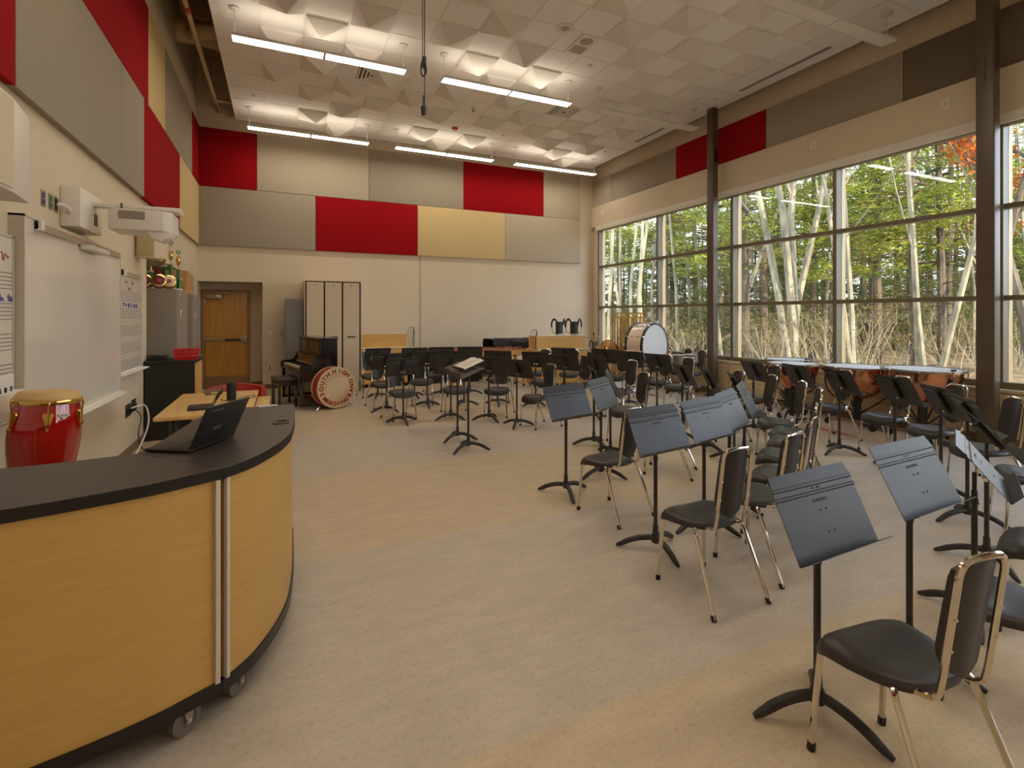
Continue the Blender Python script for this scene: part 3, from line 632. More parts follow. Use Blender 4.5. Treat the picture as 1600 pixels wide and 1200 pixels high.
for i, (rg, x, y, da, ty) in enumerate(stands):
    o = protos[ty] if not used[ty] else copy_tree(protos[ty]); used[ty] = 1
    o.location = (x, y, 0)
    hd = math.atan2(COND[1] - y, COND[0] - x) - PI / 2 + math.radians(da)
    o.rotation_euler = (0, 0, hd)
    if (x, y) != (1.95, 1.335):
        fa = rs.uniform(0, 2.09)
        for ch in o.children:
            if ch.name.startswith('foot'): ch.rotation_euler = (0, 0, fa)
    o['label'] = 'black metal music stand, %s from the piano end of the %s arc' % (ORD[os_[i]], RN[rg])
# conductor's pair of stands, desks nearly flat
for i, (x, y) in enumerate([(2.06, 6.19), (2.02, 5.67)]):
    t = make_stand(math.radians(68), zc=0.93, name='conductor_stand')
    t.location = (x, y, 0); t.rotation_euler = (0, 0, math.radians(-90))
    tag(t, ['black conductor stand with flat desk, the one farther from the desk with laptop', 'black conductor stand with flat desk, the one closer to the curved counter'][i], 'music stand', 'pair of conductor stands')
# open score on the conductor stands
sc = thing('score', 'open white score book lying on the flat conductor stands', 'book', (2.10, 5.86, 1.005))
R = Matrix.Rotation(math.radians(-22), 4, 'Y')
for s in (-1, 1):
    P = [[R @ Vector((-0.14 + 0.26 * u, s * (0.004 + 0.21 * v), 0.012 + 0.012 * math.sin(PI * min(1, v * 1.4)))) for v in [k / 6 for k in range(7)]] for u in (0, 1)]
    MB().grid(P, 0.010, (0, 0, -1)).build('page_block', m_paper, sc)
b = MB()
for s in (-1, 1):
    for k in range(8): b.box(-0.11 + k * 0.028, -0.107 + k * 0.028, min(s * 0.03, s * 0.18), max(s * 0.03, s * 0.18), 0.0255, 0.0262, R)
b.build('printed_staves', m_ink, sc, smooth=False)
MB().box(-0.155, -0.142, -0.20, 0.22, -0.01, 0.02, R).build('cover_edge', m_mag, sc)
# ------------------------------------------------------------------ curved counter (two rolling units)
def offs(path, d):
    out = []
    for i, p in enumerate(path):
        a = path[max(i - 1, 0)]; b = path[min(i + 1, len(path) - 1)]
        t_ = Vector((b[0] - a[0], b[1] - a[1])).normalized(); out.append((p[0] - t_.y * d, p[1] + t_.x * d))
    return out
def caster(par, x, y, ang, r=0.05):
    c = MB().lathe([(0.0, -0.016), (r * 0.55, -0.016), (r * 0.6, -0.02), (r, -0.016), (r, 0.016), (r * 0.6, 0.02), (r * 0.55, 0.016), (0, 0.016)], 20, T(x, y, r) @ Rz(ang) @ Matrix.Rotation(PI / 2, 4, 'X'))
    w = c.build('caster_wheel', m_rubberg, par)
    fk = MB()
    for s in (-1, 1): fk.prism([(-0.022, 0.055), (0.022, 0.055), (0.008, -0.012), (-0.008, -0.012)], s * 0.026 - 0.0015, s * 0.026 + 0.0015, T(x, y, r) @ Rz(ang) @ Matrix.Rotation(PI / 2, 4, 'X'))
    fk.box(-0.024, 0.024, -0.027, 0.027, 0.052, 0.056, T(x, y, r) @ Rz(ang)); fk.build('caster_fork', m_steel, w, smooth=False)
    MB().tube([T(x, y, r) @ Rz(ang) @ Vector((0, -0.032, 0)), T(x, y, r) @ Rz(ang) @ Vector((0, 0.032, 0))], 0.008, 8).build('axle', m_chrome, w)
def counter(name, lab, outer, inner, casters):
    t = thing(name, lab, 'counter', group='rolling counter units')
    po = [(p.x, p.y) for p in smooth_path([(x, y, 0) for x, y in outer], 6)]; pi_ = [(p.x, p.y) for p in smooth_path([(x, y, 0) for x, y in inner], 4)]
    MB().prism(po + pi_[::-1], 0.956, 1.0).build('worktop', m_top, t, bevel=0.002, seg=1)
    MB().grid([[(x, y, 0.9565) for x, y in po], [(x, y, 0.9985) for x, y in po]], None).build('edge_band', m_edge, t)
    bo = offs(po, 0.014 * SG); bi = offs(pi_, -0.03 * SG)
    MB().prism(bo[1:-1] + bi[::-1], 0.165, 0.956).build('curved_body', m_mapleh, t)
    pl_ = offs(po, 0.006 * SG)
    MB().prism(pl_ + bi[::-1], 0.112, 0.165).build('plinth', m_edge, t)
    MB().prism([bo[1], bo[2], offs(po, -0.002 * SG)[2], offs(po, -0.002 * SG)[1]], 0.165, 0.956).build('seam_trim', m_alum, t, smooth=False)
    for (x, y, a) in casters: caster(t, x, y, a, 0.056)
    return t
SG = 1
outA = [(-0.2, 2.281), (-0.14, 2.350), (-0.084, 2.433), (-0.010, 2.605), (0.042, 2.80), (0.066, 3.04), (0.076, 3.27), (0.084, 3.72)]
inA = [(-0.565, 2.675), (-0.52, 2.874), (-0.469, 3.232), (-0.39, 3.706)]
ca = counter('curved_counter', 'maple curved rolling counter unit with dark top carrying the open laptop', outA, inA, [(-0.17, 2.435, 0.9), (-0.06, 3.55, 1.2), (-0.42, 2.85, 0.4)])
SG = -1
outB = [(-0.2035, 2.279), (-0.303, 2.227), (-0.412, 2.173), (-0.587, 2.116), (-0.785, 2.070), (-1.05, 2.03), (-1.40, 2.015)]
inB = [(-0.568, 2.672), (-0.803, 2.637), (-1.0, 2.631), (-1.40, 2.63)]
cb = counter('curved_counter', 'maple curved rolling counter unit with dark top in front of the red conga', outB, inB, [(-0.335, 2.285, 0.75), (-1.25, 2.18, 0.2), (-1.25, 2.52, 0.2), (-0.62, 2.55, 0.5)])
d = thing('remote_control', 'small black and silver gadget lying on the curved counter', 'gadget', (0.000, 3.10, 1.0), 0.1)
MB().box(-0.04, 0.04, -0.035, 0.035, 0, 0.010).build('body', m_dgrey, d, bevel=0.003); MB().box(-0.02, 0.03, -0.018, 0.018, 0.012, 0.016).build('display', m_screen, d)
MB().tube([(-0.13, 3.66, 1.006), (-0.02, 3.67, 1.006)], 0.006, 8).build('pen', m_wmetal); tag(bpy.data.objects['pen'], 'slim silver pen at the far end of the curved counter', 'pen')
def laptop(lab, loc, rz, w, dp, ang, logos):
    t = thing('laptop', lab, 'laptop', loc, rz)
    MB().box(-w / 2, w / 2, 0, dp, 0.004, 0.017).build('base', m_black, t, bevel=0.004)
    kb = MB()
    for r in range(5):
        for c in range(13): kb.box(-w * 0.44 + c * w * 0.068, -w * 0.44 + c * w * 0.068 + w * 0.055, 0.018 + r * 0.019, 0.033 + r * 0.019, 0.017, 0.0195)
    kb.build('keyboard', m_stand, t, smooth=False)
    MB().box(-0.045, 0.045, dp - 0.075, dp - 0.015, 0.0168, 0.0176).build('trackpad', m_stand, t, smooth=False)
    R = T(0, 0.004, 0.014) @ Matrix.Rotation(ang, 4, 'X')
    ld = MB().box(-w / 2, w / 2, -0.007, 0.0, 0, dp - 0.005).xf(R).build('lid', m_black, t, bevel=0.003)
    MB().box(-w / 2 + 0.01, w / 2 - 0.01, 0.0, 0.001, 0.015, dp - 0.02).xf(R).build('screen', m_screen, ld, smooth=False)
    MB().tube([(-w * 0.35, 0.002, 0.012), (w * 0.35, 0.002, 0.012)], 0.006, 8).build('hinge', m_black, t)
    if logos:
        fl_ = R @ T(0, -0.0078, 0) @ Matrix.Rotation(PI / 2, 4, 'X')
        text_mb('acer', 0.030, 0.0004).xf(fl_ @ T(-0.02, 0.085, 0)).build('maker_logo', m_silver, ld, smooth=False)
        text_mb('chromebook', 0.012, 0.0004).xf(fl_ @ T(-0.065, dp - 0.028, 0)).build('product_logo', m_silver, ld, smooth=False)
        for k, mm in enumerate((m_redp, M('logo_green', (60, 150, 70), 0.5), M('logo_yellow', (230, 180, 50), 0.5))):
            MB().lathe([(0.0065, 0), (0.0065, 0.0006), (0, 0.0006)], 10, fl_ @ T(-0.112, dp - 0.028, 0), arc=2 * PI / 3).build('logo_wedge', mm, ld, smooth=False)
    return t
laptop('open black laptop standing on the curved counter', (-0.285, 2.70, 1.0), math.radians(60), 0.30, 0.21, math.radians(24), True)
# ------------------------------------------------------------------ maple table behind the counter
tb = thing('work_table', 'maple work table with grey metal legs behind the curved counter', 'table', (-0.6, 5.8, 0))
MB().box(-0.37, 0.37, -0.72, 0.70, 0.705, 0.74).build('table_top', m_tabl, tb, bevel=0.01)
MB().box(0.378, 0.50, -0.72, 0.20, 0.705, 0.735).build('side_leaf', m_tabl, tb, bevel=0.008)
for y in (-0.6, 0.58):
    lg = MB().tube([(-0.24, y, 0.03), (-0.24, y, 0.50)], 0.03, 12).build('leg', m_steel, tb)
    MB().tube([(-0.24, y, 0.50), (-0.24, y, 0.706)], 0.034, 12).build('leg_sleeve', m_black, lg)
    MB().tube([(0.24, y, 0.03), (0.24, y, 0.706)], 0.03, 12).build('leg', m_steel, tb)
    MB().box(-0.33, 0.33, y - 0.03, y + 0.03, 0.0, 0.035).build('foot', m_steel, tb, bevel=0.008)
MB().box(0.24, 0.49, -0.3, -0.24, 0.68, 0.705).box(0.24, 0.49, 0.0, 0.06, 0.68, 0.705).build('leaf_bracket', m_steel, tb, smooth=False)
laptop('open dark laptop on the maple table, screen turned toward the whiteboards', (-0.585, 5.46, 0.74), math.radians(96), 0.27, 0.19, math.radians(30), False)
d = thing('speaker_cylinder', 'black cylindrical smart speaker standing on the maple table', 'speaker', (-0.45, 5.80, 0.74))
MB().lathe([(0, 0), (0.040, 0), (0.043, 0.008), (0.043, 0.165), (0.036, 0.18), (0, 0.182)], 24).build('body', m_mbox, d); MB().lathe([(0.034, 0.1815), (0.03, 0.184), (0, 0.184)], 24).build('top_ring', m_black, d)
tag(MB().tube(smooth_path([(-0.40, 5.84, 0.746), (-0.36, 5.95, 0.746), (-0.28, 6.05, 0.746), (-0.24, 5.95, 0.746), (-0.30, 5.82, 0.746), (-0.42, 5.70, 0.746), (-0.55, 5.86, 0.746)], 5), 0.004, 6).build('cable', m_dgrey), 'thin grey cable curling on the maple table beside the speaker', 'cable')
d = thing('charger_box', 'grey adapter box lying on the maple table behind the laptop', 'adapter', (-0.66, 6.34, 0.74), 0.2)
MB().box(-0.08, 0.08, -0.05, 0.05, 0, 0.045).build('case', m_dgrey, d, bevel=0.006); MB().box(-0.03, 0.03, -0.052, -0.05, 0.012, 0.03).build('port', m_tan, d)
d = thing('red_armchair', 'low red vinyl tub chair behind the maple table', 'chair', (-0.52, 7.35, 0), 0.1)
b = MB(); P = []
for i in range(13):
    a = PI * (i / 12); c_, s_ = math.cos(a), math.sin(a)
    P.append([(0.34 * c_, 0.30 * s_ - 0.05, z * (1 - 0.10 * abs(c_) + (0.06 * abs(c_) if z > 0.5 else 0))) for z in (0.40, 0.50, 0.60, 0.70)])
b = MB(); P2 = [[(x * 0.84, (y + 0.05) * 0.84 - 0.05, z) for x, y, z in r] for r in P]
N = len(P); m4 = 4; vs = [p for r in P for p in r] + [p for r in P2 for p in r]; fs = []
for i in range(N - 1):
    for j in range(m4 - 1):
        fs.append((i * m4 + j, i * m4 + j + 1, (i + 1) * m4 + j + 1, (i + 1) * m4 + j)); o = N * m4; fs.append((o + i * m4 + j, o + (i + 1) * m4 + j, o + (i + 1) * m4 + j + 1, o + i * m4 + j + 1))
    for j in (0, m4 - 1): fs.append((i * m4 + j, (i + 1) * m4 + j, N * m4 + (i + 1) * m4 + j, N * m4 + i * m4 + j))
for i in (0, N - 1):
    for j in range(m4 - 1): fs.append((i * m4 + j, i * m4 + j + 1, N * m4 + i * m4 + j + 1, N * m4 + i * m4 + j))
b.add(vs, fs).build('tub_back', m_redv, d)
MB().box(-0.27, 0.27, -0.30, 0.20, 0.36, 0.46).build('seat_cushion', m_redv, d, bevel=0.03, seg=3)
for x in (-0.24, 0.24):
    for y in (-0.24, 0.14): MB().tube([(x, y, 0.0), (x * 0.95, y * 0.95, 0.37)], 0.014, 8).build('leg', m_chrome, d)
# ------------------------------------------------------------------ conga on its stand
cg = thing('conga', 'glossy red conga drum with gold hardware beside the whiteboard', 'drum', (-1.27, 3.80, 0), 0.0); cg.scale = (0.84, 0.84, 0.84)
TL = T(0, 0, 0.60) @ Matrix.Rotation(math.radians(3), 4, 'Y') @ Matrix.Rotation(math.radians(-2), 4, 'X')
MB().lathe([(0.125, 0), (0.14, 0.06), (0.172, 0.22), (0.192, 0.38), (0.196, 0.47), (0.190, 0.58), (0.174, 0.70), (0.165, 0.735), (0.155, 0.735)], 40, TL).build('shell', m_drumred, cg)
hd = MB().lathe([(0.178, 0.705), (0.178, 0.735), (0.165, 0.765), (0.150, 0.778), (0.06, 0.781), (0, 0.782)], 40, TL).build('skin', m_skin, cg)
MB().lathe([(0.176, 0.695), (0.187, 0.698), (0.190, 0.712), (0.186, 0.726), (0.176, 0.73)], 40, TL).build('rim', m_gold, cg)
for k in range(6):
    a = math.radians(-70 + 60 * k); r0 = 0.193
    Q = TL @ Rz(a)
    lg = MB().prism([(-0.030, 0.045), (-0.022, 0.062), (-0.008, 0.05), (0.008, 0.05), (0.022, 0.062), (0.030, 0.045), (0.004, -0.06), (-0.004, -0.06)], 0, 0.012, Q @ T(r0 - 0.004, 0, 0.585) @ Matrix.Rotation(math.radians(6), 4, 'Y').inverted() @ Matrix.Rotation(PI / 2, 4, 'Y') @ Rz(PI / 2)).build('side_plate', m_gold, cg)
    MB().tube([Q @ Vector(p) for p in smooth_path([(0.186, 0, 0.715), (0.207, 0, 0.722), (0.212, 0, 0.70), (0.206, 0, 0.66), (0.208, 0, 0.60), (0.208, 0, 0.545)], 3)], 0.0065, 8).build('tension_rod', m_gold, lg)
    MB().tube([Q @ Vector((0.208, 0, 0.575)), Q @ Vector((0.208, 0, 0.545))], 0.011, 6).build('nut', m_gold, lg)
bq = TL @ Rz(math.radians(-45)) @ T(0.193, 0, 0.615) @ Matrix.Rotation(math.radians(-5), 4, 'Y') @ Matrix.Rotation(PI / 2, 4, 'Y') @ Rz(PI / 2)
bd = MB().prism([(-0.034, 0.018), (0.034, 0.018), (0.032, 0.004), (0.012, -0.004), (0.006, -0.016), (-0.006, -0.016), (-0.012, -0.004), (-0.032, 0.004)], 0, 0.003, bq).build('badge', m_alum, cg, smooth=False)
text_mb('Matador', 0.014, 0.0005).xf(bq @ T(0, 0.009, 0.0035)).build('badge_lettering', m_ink, bd, smooth=False)
MB().lathe([(0.15, 0.60), (0.165, 0.61), (0.165, 0.66), (0.155, 0.66)], 30).build('stand_ring', m_chrome, cg)
for k in range(3):
    a = 2 * PI * k / 3 + 0.4
    MB().tube([(0.162 * math.cos(a), 0.162 * math.sin(a), 0.63), (0.20 * math.cos(a), 0.20 * math.sin(a), 0.012)], 0.013, 8).build('stand_leg', m_chrome, cg)
# ------------------------------------------------------------------ whiteboards
def squiggle(mb, y, z, w, h, seed):
    r = random.Random(seed); P = []
    for k in range(9): P.append((0.006, y + w * k / 8, z + h * (r.random() - 0.5)))
    mb.tube(smooth_path(P, 3), 0.0035, 4)
def board(lab, y0, y1, z0, z1, depth, staves, rail):
    t = thing('whiteboard', lab, 'whiteboard', (XL, 0, 0), 0, 'whiteboards on the long wall')
    x = depth
    MB().box(0.001, x, y0 + 0.012, y1 - 0.012, z0 + 0.012, z1 - 0.012).build('surface', m_wb, t, smooth=False)
    MB().box(0.001, x + 0.006, y0, y0 + 0.014, z0, z1).box(0.001, x + 0.006, y1 - 0.014, y1, z0, z1).box(0.001, x + 0.006, y0, y1, z1 - 0.014, z1).box(0.001, x + 0.006, y0, y1, z0, z0 + 0.014).build('frame', m_alum, t, smooth=False)
    MB().prism([(x, z0 - 0.03), (x + 0.075, z0 - 0.03), (x + 0.085, z0 - 0.018), (x + 0.078, z0 - 0.015), (x + 0.01, z0 - 0.012), (x, z0 + 0.01)], -y1, -y0, Matrix.Rotation(PI / 2, 4, 'X')).build('tray', m_white, t, smooth=False)
    if rail:
        rl = MB().box(x, x + 0.025, rail[0], rail[1], z1 - 0.075, z1 - 0.018).build('map_rail', m_alum, t, smooth=False)
        MB().box(x + 0.025, x + 0.028, rail[0] + 0.06, rail[1] - 0.06, z1 - 0.068, z1 - 0.030).build('cork_strip', m_cork, rl, smooth=False)
        MB().box(x, x + 0.045, rail[0], rail[0] + 0.05, z1 - 0.085, z1 - 0.012).build('end_clip', m_wmetal, rl, bevel=0.004)
    if staves:
        for s0 in staves:
            b_ = MB()
            for k in range(5): b_.box(x - 0.001, x + 0.0015, y0 + 0.015, y1 - 0.015, s0 - k * 0.0245 - 0.002, s0 - k * 0.0245 + 0.002)
            b_.build('staff_lines', m_ink, t, smooth=False)
    return t
bm_ = board('large whiteboard with a projector arm above it', 4.25, 6.41, 0.83, 2.25, 0.075, None, (4.40, 6.36))
br_ = board('narrow whiteboard ruled with music staves beside the grey cabinet', 6.42, 7.49, 0.985, 2.10, 0.03, [1.855, 1.665, 1.475, 1.285, 1.10], (6.62, 7.40))
bl_ = board('narrow whiteboard ruled with music staves beside the tall wall loudspeaker', 2.05, 4.24, 0.985, 2.10, 0.03, [1.86, 1.67, 1.48, 1.29, 1.12], None)
for bb, y0, y1, yc in ((br_, 6.6, 7.3, 6.95), (bl_, 3.6, 4.2, 4.0)):
    q = MB(); s1 = MB()
    for k in range(3): squiggle(q, yc - 0.18 + k * 0.13, 1.96 - 0.07 * (k % 2), 0.10, 0.05, k)
    for k in range(6): squiggle(s1, yc - 0.26 + k * 0.105, 1.71 - 0.002 * k, 0.06, 0.05, 20 + k)
    q.xf(T(0.026, 0, 0)); s1.xf(T(0.026, 0, 0))
    q.build('red_handwriting', m_orng, bb)['kind'] = 'stuff'; s1.build('purple_handwriting', m_purp, bb)['kind'] = 'stuff'
d = thing('pen_sensor', 'slim white sensor bar clipped to the top of the large whiteboard', 'sensor', (XL + 0.08, 5.46, 2.165)); MB().box(0, 0.09, -0.22, 0.22, -0.03, 0.012).build('case', m_white, d, bevel=0.008); MB().tube(smooth_path([(0.02, -0.05, 0.01), (0.0, -0.08, 0.10), (-0.04, -0.04, 0.18)], 4), 0.004, 6).build('cable', m_white, d)
d = thing('marker_caddy', 'white marker caddy on the whiteboard tray beside the conga', 'caddy', (XL + 0.035, 4.02, 0.975)); MB().box(0.002, 0.07, -0.16, 0.16, 0.0, 0.16).box(0.002, 0.02, -0.16, 0.16, 0.16, 0.26).build('tray_box', m_white, d, bevel=0.004)
for k in range(3): MB().tube([(0.045, -0.08 + 0.07 * k, 0.15), (0.045, -0.08 + 0.07 * k, 0.19)], 0.006, 8).build('marker', (m_black, m_black, m_purp)[k], d)
# projector arm
pj = thing('projector', 'white short-throw projector on a wall arm above the large whiteboard', 'projector', (XL, 5.38, 2.46))
MB().box(0.001, 0.13, -0.30, 0.24, -0.16, 0.16).build('wall_box', m_white, pj, bevel=0.012)
MB().box(0.128, 0.134, 0.02, 0.10, -0.10, 0.0).build('cable_opening', m_dgrey, pj, smooth=False)
MB().box(0.12, 0.76, -0.02, 0.07, 0.055, 0.095).build('arm', m_white, pj, bevel=0.012)
MB().box(0.46, 0.76, -0.10, 0.14, 0.045, 0.075).build('mount_plate', m_white, pj, bevel=0.01)
MB().tube([(0.33, -0.03, 0.10), (0.335, -0.03, 0.045)], 0.007, 6).build('cable_tie', m_black, pj)
body = MB().prism([(0.27, -0.16), (0.27, 0.17), (0.34, 0.21), (0.66, 0.21), (0.72, 0.15), (0.72, -0.14), (0.66, -0.19), (0.33, -0.19)], -0.145, 0.03).build('projector_body', m_white, pj, bevel=0.012)
for k in range(6): MB().box(0.345, 0.53, -0.193, -0.188, -0.055 + k * 0.012, -0.049 + k * 0.012).build('vent_slat', m_dgrey, body, smooth=False)
MB().prism([(0.0, 0.0), (0.18, 0.0), (0.16, -0.05), (0.10, -0.085), (0.03, -0.06)], -0.02, 0.17, T(0.54, 0, -0.145) @ Matrix.Rotation(PI / 2, 4, 'X')).build('lens_hood', m_white, body, bevel=0.006)
for i, (y, lab) in enumerate([(4.77, 'steel wall plate with blue sockets beside the projector box'), (4.90, 'steel wall plate with green sockets beside the projector box'), (5.0, 'steel power socket with a white plug beside the projector box')]):
    d = thing('wall_plate', lab, 'wall plate', (XL, y, 2.45)); MB().box(0, 0.006, -0.036, 0.036, -0.06, 0.06).build('plate', m_steel, d, bevel=0.002)
    for z in (-0.025, 0.025): MB().box(0.005, 0.012, -0.018, 0.018, z - 0.016, z + 0.016).build('socket', (m_purp, m_gtroph, m_black)[i], d)
    if i == 2: MB().tube(smooth_path([(0.012, 0, 0.0), (0.06, 0.01, -0.01), (0.07, 0.04, -0.03), (0.06, 0.075, -0.04)], 4), 0.016, 8).build('plug', m_white, d)
# low sockets with cords
d = thing('floor_sockets', 'steel socket plate with plugged cords low on the wall beside the black cabinet', 'wall socket', (XL, 7.02, 0.52)); MB().box(0, 0.006, -0.11, 0.11, -0.07, 0.07).box(0, 0.006, 0.14, 0.34, -0.05, 0.09).build('plate', m_steel, d)
for k in range(4): MB().box(0.005, 0.03, -0.09 + 0.09 * k + (0.05 if k > 1 else 0), -0.04 + 0.09 * k + (0.05 if k > 1 else 0), -0.03, 0.03).build('plug', m_black, d)
MB().tube(smooth_path([(0.03, 0.0, 0.02), (0.14, 0.10, 0.03), (0.17, 0.14, -0.15), (0.13, 0.10, -0.35), (0.08, -0.05, -0.50), (0.05, -0.1, -0.51)], 6), 0.009, 8).build('white_cord', m_white, d)
MB().tube(smooth_path([(0.03, 0.1, 0.0), (0.10, 0.12, -0.1), (0.09, 0.05, -0.3), (0.12, 0.15, -0.50), (0.2, 0.4, -0.512)], 5), 0.006, 6).build('black_cord', m_black, d)
# loudspeakers on the long wall
d = thing('wall_speaker', 'tall white wall loudspeaker above the stave whiteboard behind the conga', 'speaker', (XL, 3.6, 2.53))
MB().prism([(0.06, -0.42), (0.06, 0.34), (0.195, 0.40), (0.245, 0.05), (0.245, -0.15), (0.195, -0.45)], -0.26, 0.26).build('cabinet', m_white, d, bevel=0.012)
MB().box(0.0, 0.07, -0.2, 0.2, -0.12, 0.12).build('bracket', m_white, d); MB().prism([(0.247, 0.04), (0.247, -0.14), (0.200, -0.43), (0.206, -0.435), (0.253, -0.14), (0.253, 0.04)], -0.24, 0.24).build('grille', m_wall, d)
d = thing('wall_speaker', 'cream wall loudspeaker on a bracket above the trophies', 'speaker', (XL + 0.17, 7.42, 2.49), math.radians(-14))
MB().prism([(-0.13, -0.13), (0.07, -0.13), (0.13, 0.0), (0.10, 0.12), (-0.10, 0.12)], -0.21, 0.21).build('cabinet', m_crm, d, bevel=0.012)
MB().box(-0.12, 0.06, -0.139, -0.13, -0.19, 0.19).build('grille', m_crm2, d, bevel=0.004)
MB().tube(smooth_path([(-0.165, 0.06, 0.02), (-0.14, 0.06, 0.04), (-0.09, 0.05, 0.03)], 4), 0.02, 8).build('bracket', m_tan, d)
# ------------------------------------------------------------------ cabinets and trophies
bc = thing('black_cabinet', 'low black cabinet with maple edge standing by the long wall', 'cabinet', (-1.29, 7.98, 0))
MB().box(-0.27, 0.27, -0.25, 0.27, 0.06, 0.98).build('body', m_black, bc, smooth=False, bevel=0.004)
MB().box(-0.283, 0.30, -0.27, 0.28, 0.98, 1.015).build('top', m_black, bc, bevel=0.005)
MB().box(0.272, 0.288, -0.25, 0.27, 0.06, 0.98).build('maple_front', m_maple, bc, smooth=False)
MB().box(-0.26, 0.26, -0.24, 0.26, 0.0, 0.06).build('plinth', m_black, bc, smooth=False)
rb = thing('basket', 'red perforated plastic basket on the black cabinet', 'basket', (-1.13, 7.90, 1.015), 0.05)
def basket_wall(b, p0, p1, q0, q1, n):
    # wall of a basket between bottom edge p0-p1 and top edge q0-q1, with a row of openings
    P0, P1, Q0, Q1 = map(Vector, (p0, p1, q0, q1))
    f = lambda u, v: (P0.lerp(P1, u)).lerp(Q0.lerp(Q1, u), v)
    def quad(u0, u1, v0, v1): b.add([f(u0, v0), f(u1, v0), f(u1, v1), f(u0, v1)], [(0, 1, 2, 3)])
    quad(0, 1, 0, 0.2); quad(0, 1, 0.48, 0.62); quad(0, 1, 0.86, 1.0)
    for k in range(n):
        u = k / n
        quad(u, u + 0.42 / n, 0.2, 0.48); quad(u, u + 0.42 / n, 0.62, 0.86)
b = MB(); x, y, X, Y, h = 0.12, 0.09, 0.145, 0.115, 0.13
for off in (0.0,):
    basket_wall(b, (-x, -y, 0), (x, -y, 0), (-X, -Y, h), (X, -Y, h), 11); basket_wall(b, (x, y, 0), (-x, y, 0), (X, Y, h), (-X, Y, h), 11)
    basket_wall(b, (x, -y, 0), (x, y, 0), (X, -Y, h), (X, Y, h), 8); basket_wall(b, (-x, y, 0), (-x, -y, 0), (-X, Y, h), (-X, -Y, h), 8)
wo = b.build('perforated_walls', m_redp, rb, smooth=False); sm = wo.modifiers.new('solid', 'SOLIDIFY'); sm.thickness = 0.003
MB().box(-x, x, -y, y, 0.0, 0.004).build('bottom', m_redp, rb); MB().tube([(-X, -Y, h), (X, -Y, h), (X, Y, h), (-X, Y, h)], 0.005, 6, closed=True).build('rim', m_redp, rb)
sk = thing('folded_stands', 'pile of folded black music stand desks on the black cabinet', 'stand pile', (-1.45, 7.95, 1.015), 0.0)
for k in range(3): MB().box(-0.12 + 0.01 * k, 0.12 - 0.02 * k, -0.12, 0.14, 0.004 + k * 0.022, 0.012 + k * 0.022).tube([(-0.11, -0.10, 0.016 + k * 0.022), (0.10 - 0.03 * k, -0.14, 0.014 + k * 0.02)], 0.007, 6).build('folded_desk', m_stand, sk)
def steel_cabinet(lab, y0, y1, xf, depth, h, hearts):
    t = thing('steel_cabinet', lab, 'cabinet', (xf - depth, (y0 + y1) / 2, 0)); w = (y1 - y0) / 2
    MB().box(0, depth - 0.02, -w, w, 0.06, h).build('body', m_cab, t, smooth=False, bevel=0.004)
    MB().box(0.02, depth - 0.04, -w + 0.02, w - 0.02, 0, 0.06).build('plinth', m_cab, t, smooth=False)
    for s in (-1, 1):
        a, b_ = sorted((s * 0.003, s * (w - 0.004)))
        dr_ = MB().box(depth - 0.02, depth, a, b_, 0.08, h - 0.015).build('door', m_cab, t, smooth=False, bevel=0.003)
        MB().box(depth, depth + 0.02, s * 0.05 - 0.008, s * 0.05 + 0.008, 1.0, 1.12).build('handle', m_steel, dr_, bevel=0.003)
    MB().lathe([(0.012, 0), (0.008, 0.01), (0, 0.012)], 10, T(depth, -w * 0.5, h - 0.08) @ Matrix.Rotation(PI / 2, 4, 'Y')).build('lock', m_chrome, t)
    for (yy, zz) in hearts:
        hb = MB().prism([(0, -0.07), (0.055, 0.0), (0.05, 0.045), (0.02, 0.05), (0, 0.025), (-0.02, 0.05), (-0.05, 0.045), (-0.055, 0.0)], 0, 0.006, T(depth + 0.001, yy, zz) @ Matrix.Rotation(PI / 2, 4, 'Y') @ Rz(PI / 2))
        hm = hb.build('heart_magnet', m_paper, t, smooth=False); MB().prism([(0, -0.055), (0.042, 0.0), (0.02, 0.03), (0, 0.015)], 0.006, 0.009, T(depth + 0.001, yy, zz) @ Matrix.Rotation(PI / 2, 4, 'Y') @ Rz(PI / 2)).build('red_half', m_redp, hm, smooth=False)
    return t
steel_cabinet('grey steel cabinet with trophies standing on top', 8.32, 9.20, -1.31, 0.62, 1.96, [(-0.12, 1.62)])
steel_cabinet('grey steel cabinet with cardboard boxes on top beside the door recess', 9.55, 10.45, -1.29, 0.62, 1.94, [(-0.15, 1.58)])
for i in range(4):
    d = thing('cardboard_box', ['flat brown cardboard box, lowest of the stack in the wall recess', 'flat brown cardboard box, second lowest of the stack in the wall recess', 'flat brown cardboard box, third lowest of the stack in the wall recess', 'flat brown cardboard box, topmost of the stack in the wall recess'][i], 'box', (-1.60, 10.0, 1.94 + i * 0.094), 0.02 * i, 'boxes in the recess')
    MB().box(-0.2, 0.2, -0.38, 0.38, 0.001, 0.092).build('carton', m_card, d, bevel=0.004); MB().box(-0.03, 0.03, -0.382, 0.382, 0.092, 0.0935).build('tape', m_tan, d, smooth=False)
def plaque(x, y, lab, r, face):
    t = thing('award_plaque', lab, 'award', (x, y, 1.96), math.radians(12))
    Q = T(0, 0, r + 0.03) @ Matrix.Rotation(math.radians(80), 4, 'X')
    MB().lathe([(r * 0.8, 0), (r, 0.004), (r, 0.014), (r * 0.8, 0.016)], 24, Q).build('ring', m_gold, t)
    MB().lathe([(r * 0.82, 0.006), (0, 0.012)], 24, Q).build('face', face, t)
    MB().lathe([(r * 0.35, 0.012), (r * 0.3, 0.017), (0, 0.018)], 16, Q).build('emblem', m_redp if face is m_mag else m_redv, t)
    MB().box(-0.05, 0.05, -0.03, 0.03, 0, 0.035).build('base', m_mag, t, bevel=0.004)
plaque(-1.70, 8.44, 'round bronze award plaque at the whiteboard end of the cabinet top', 0.085, m_mag)
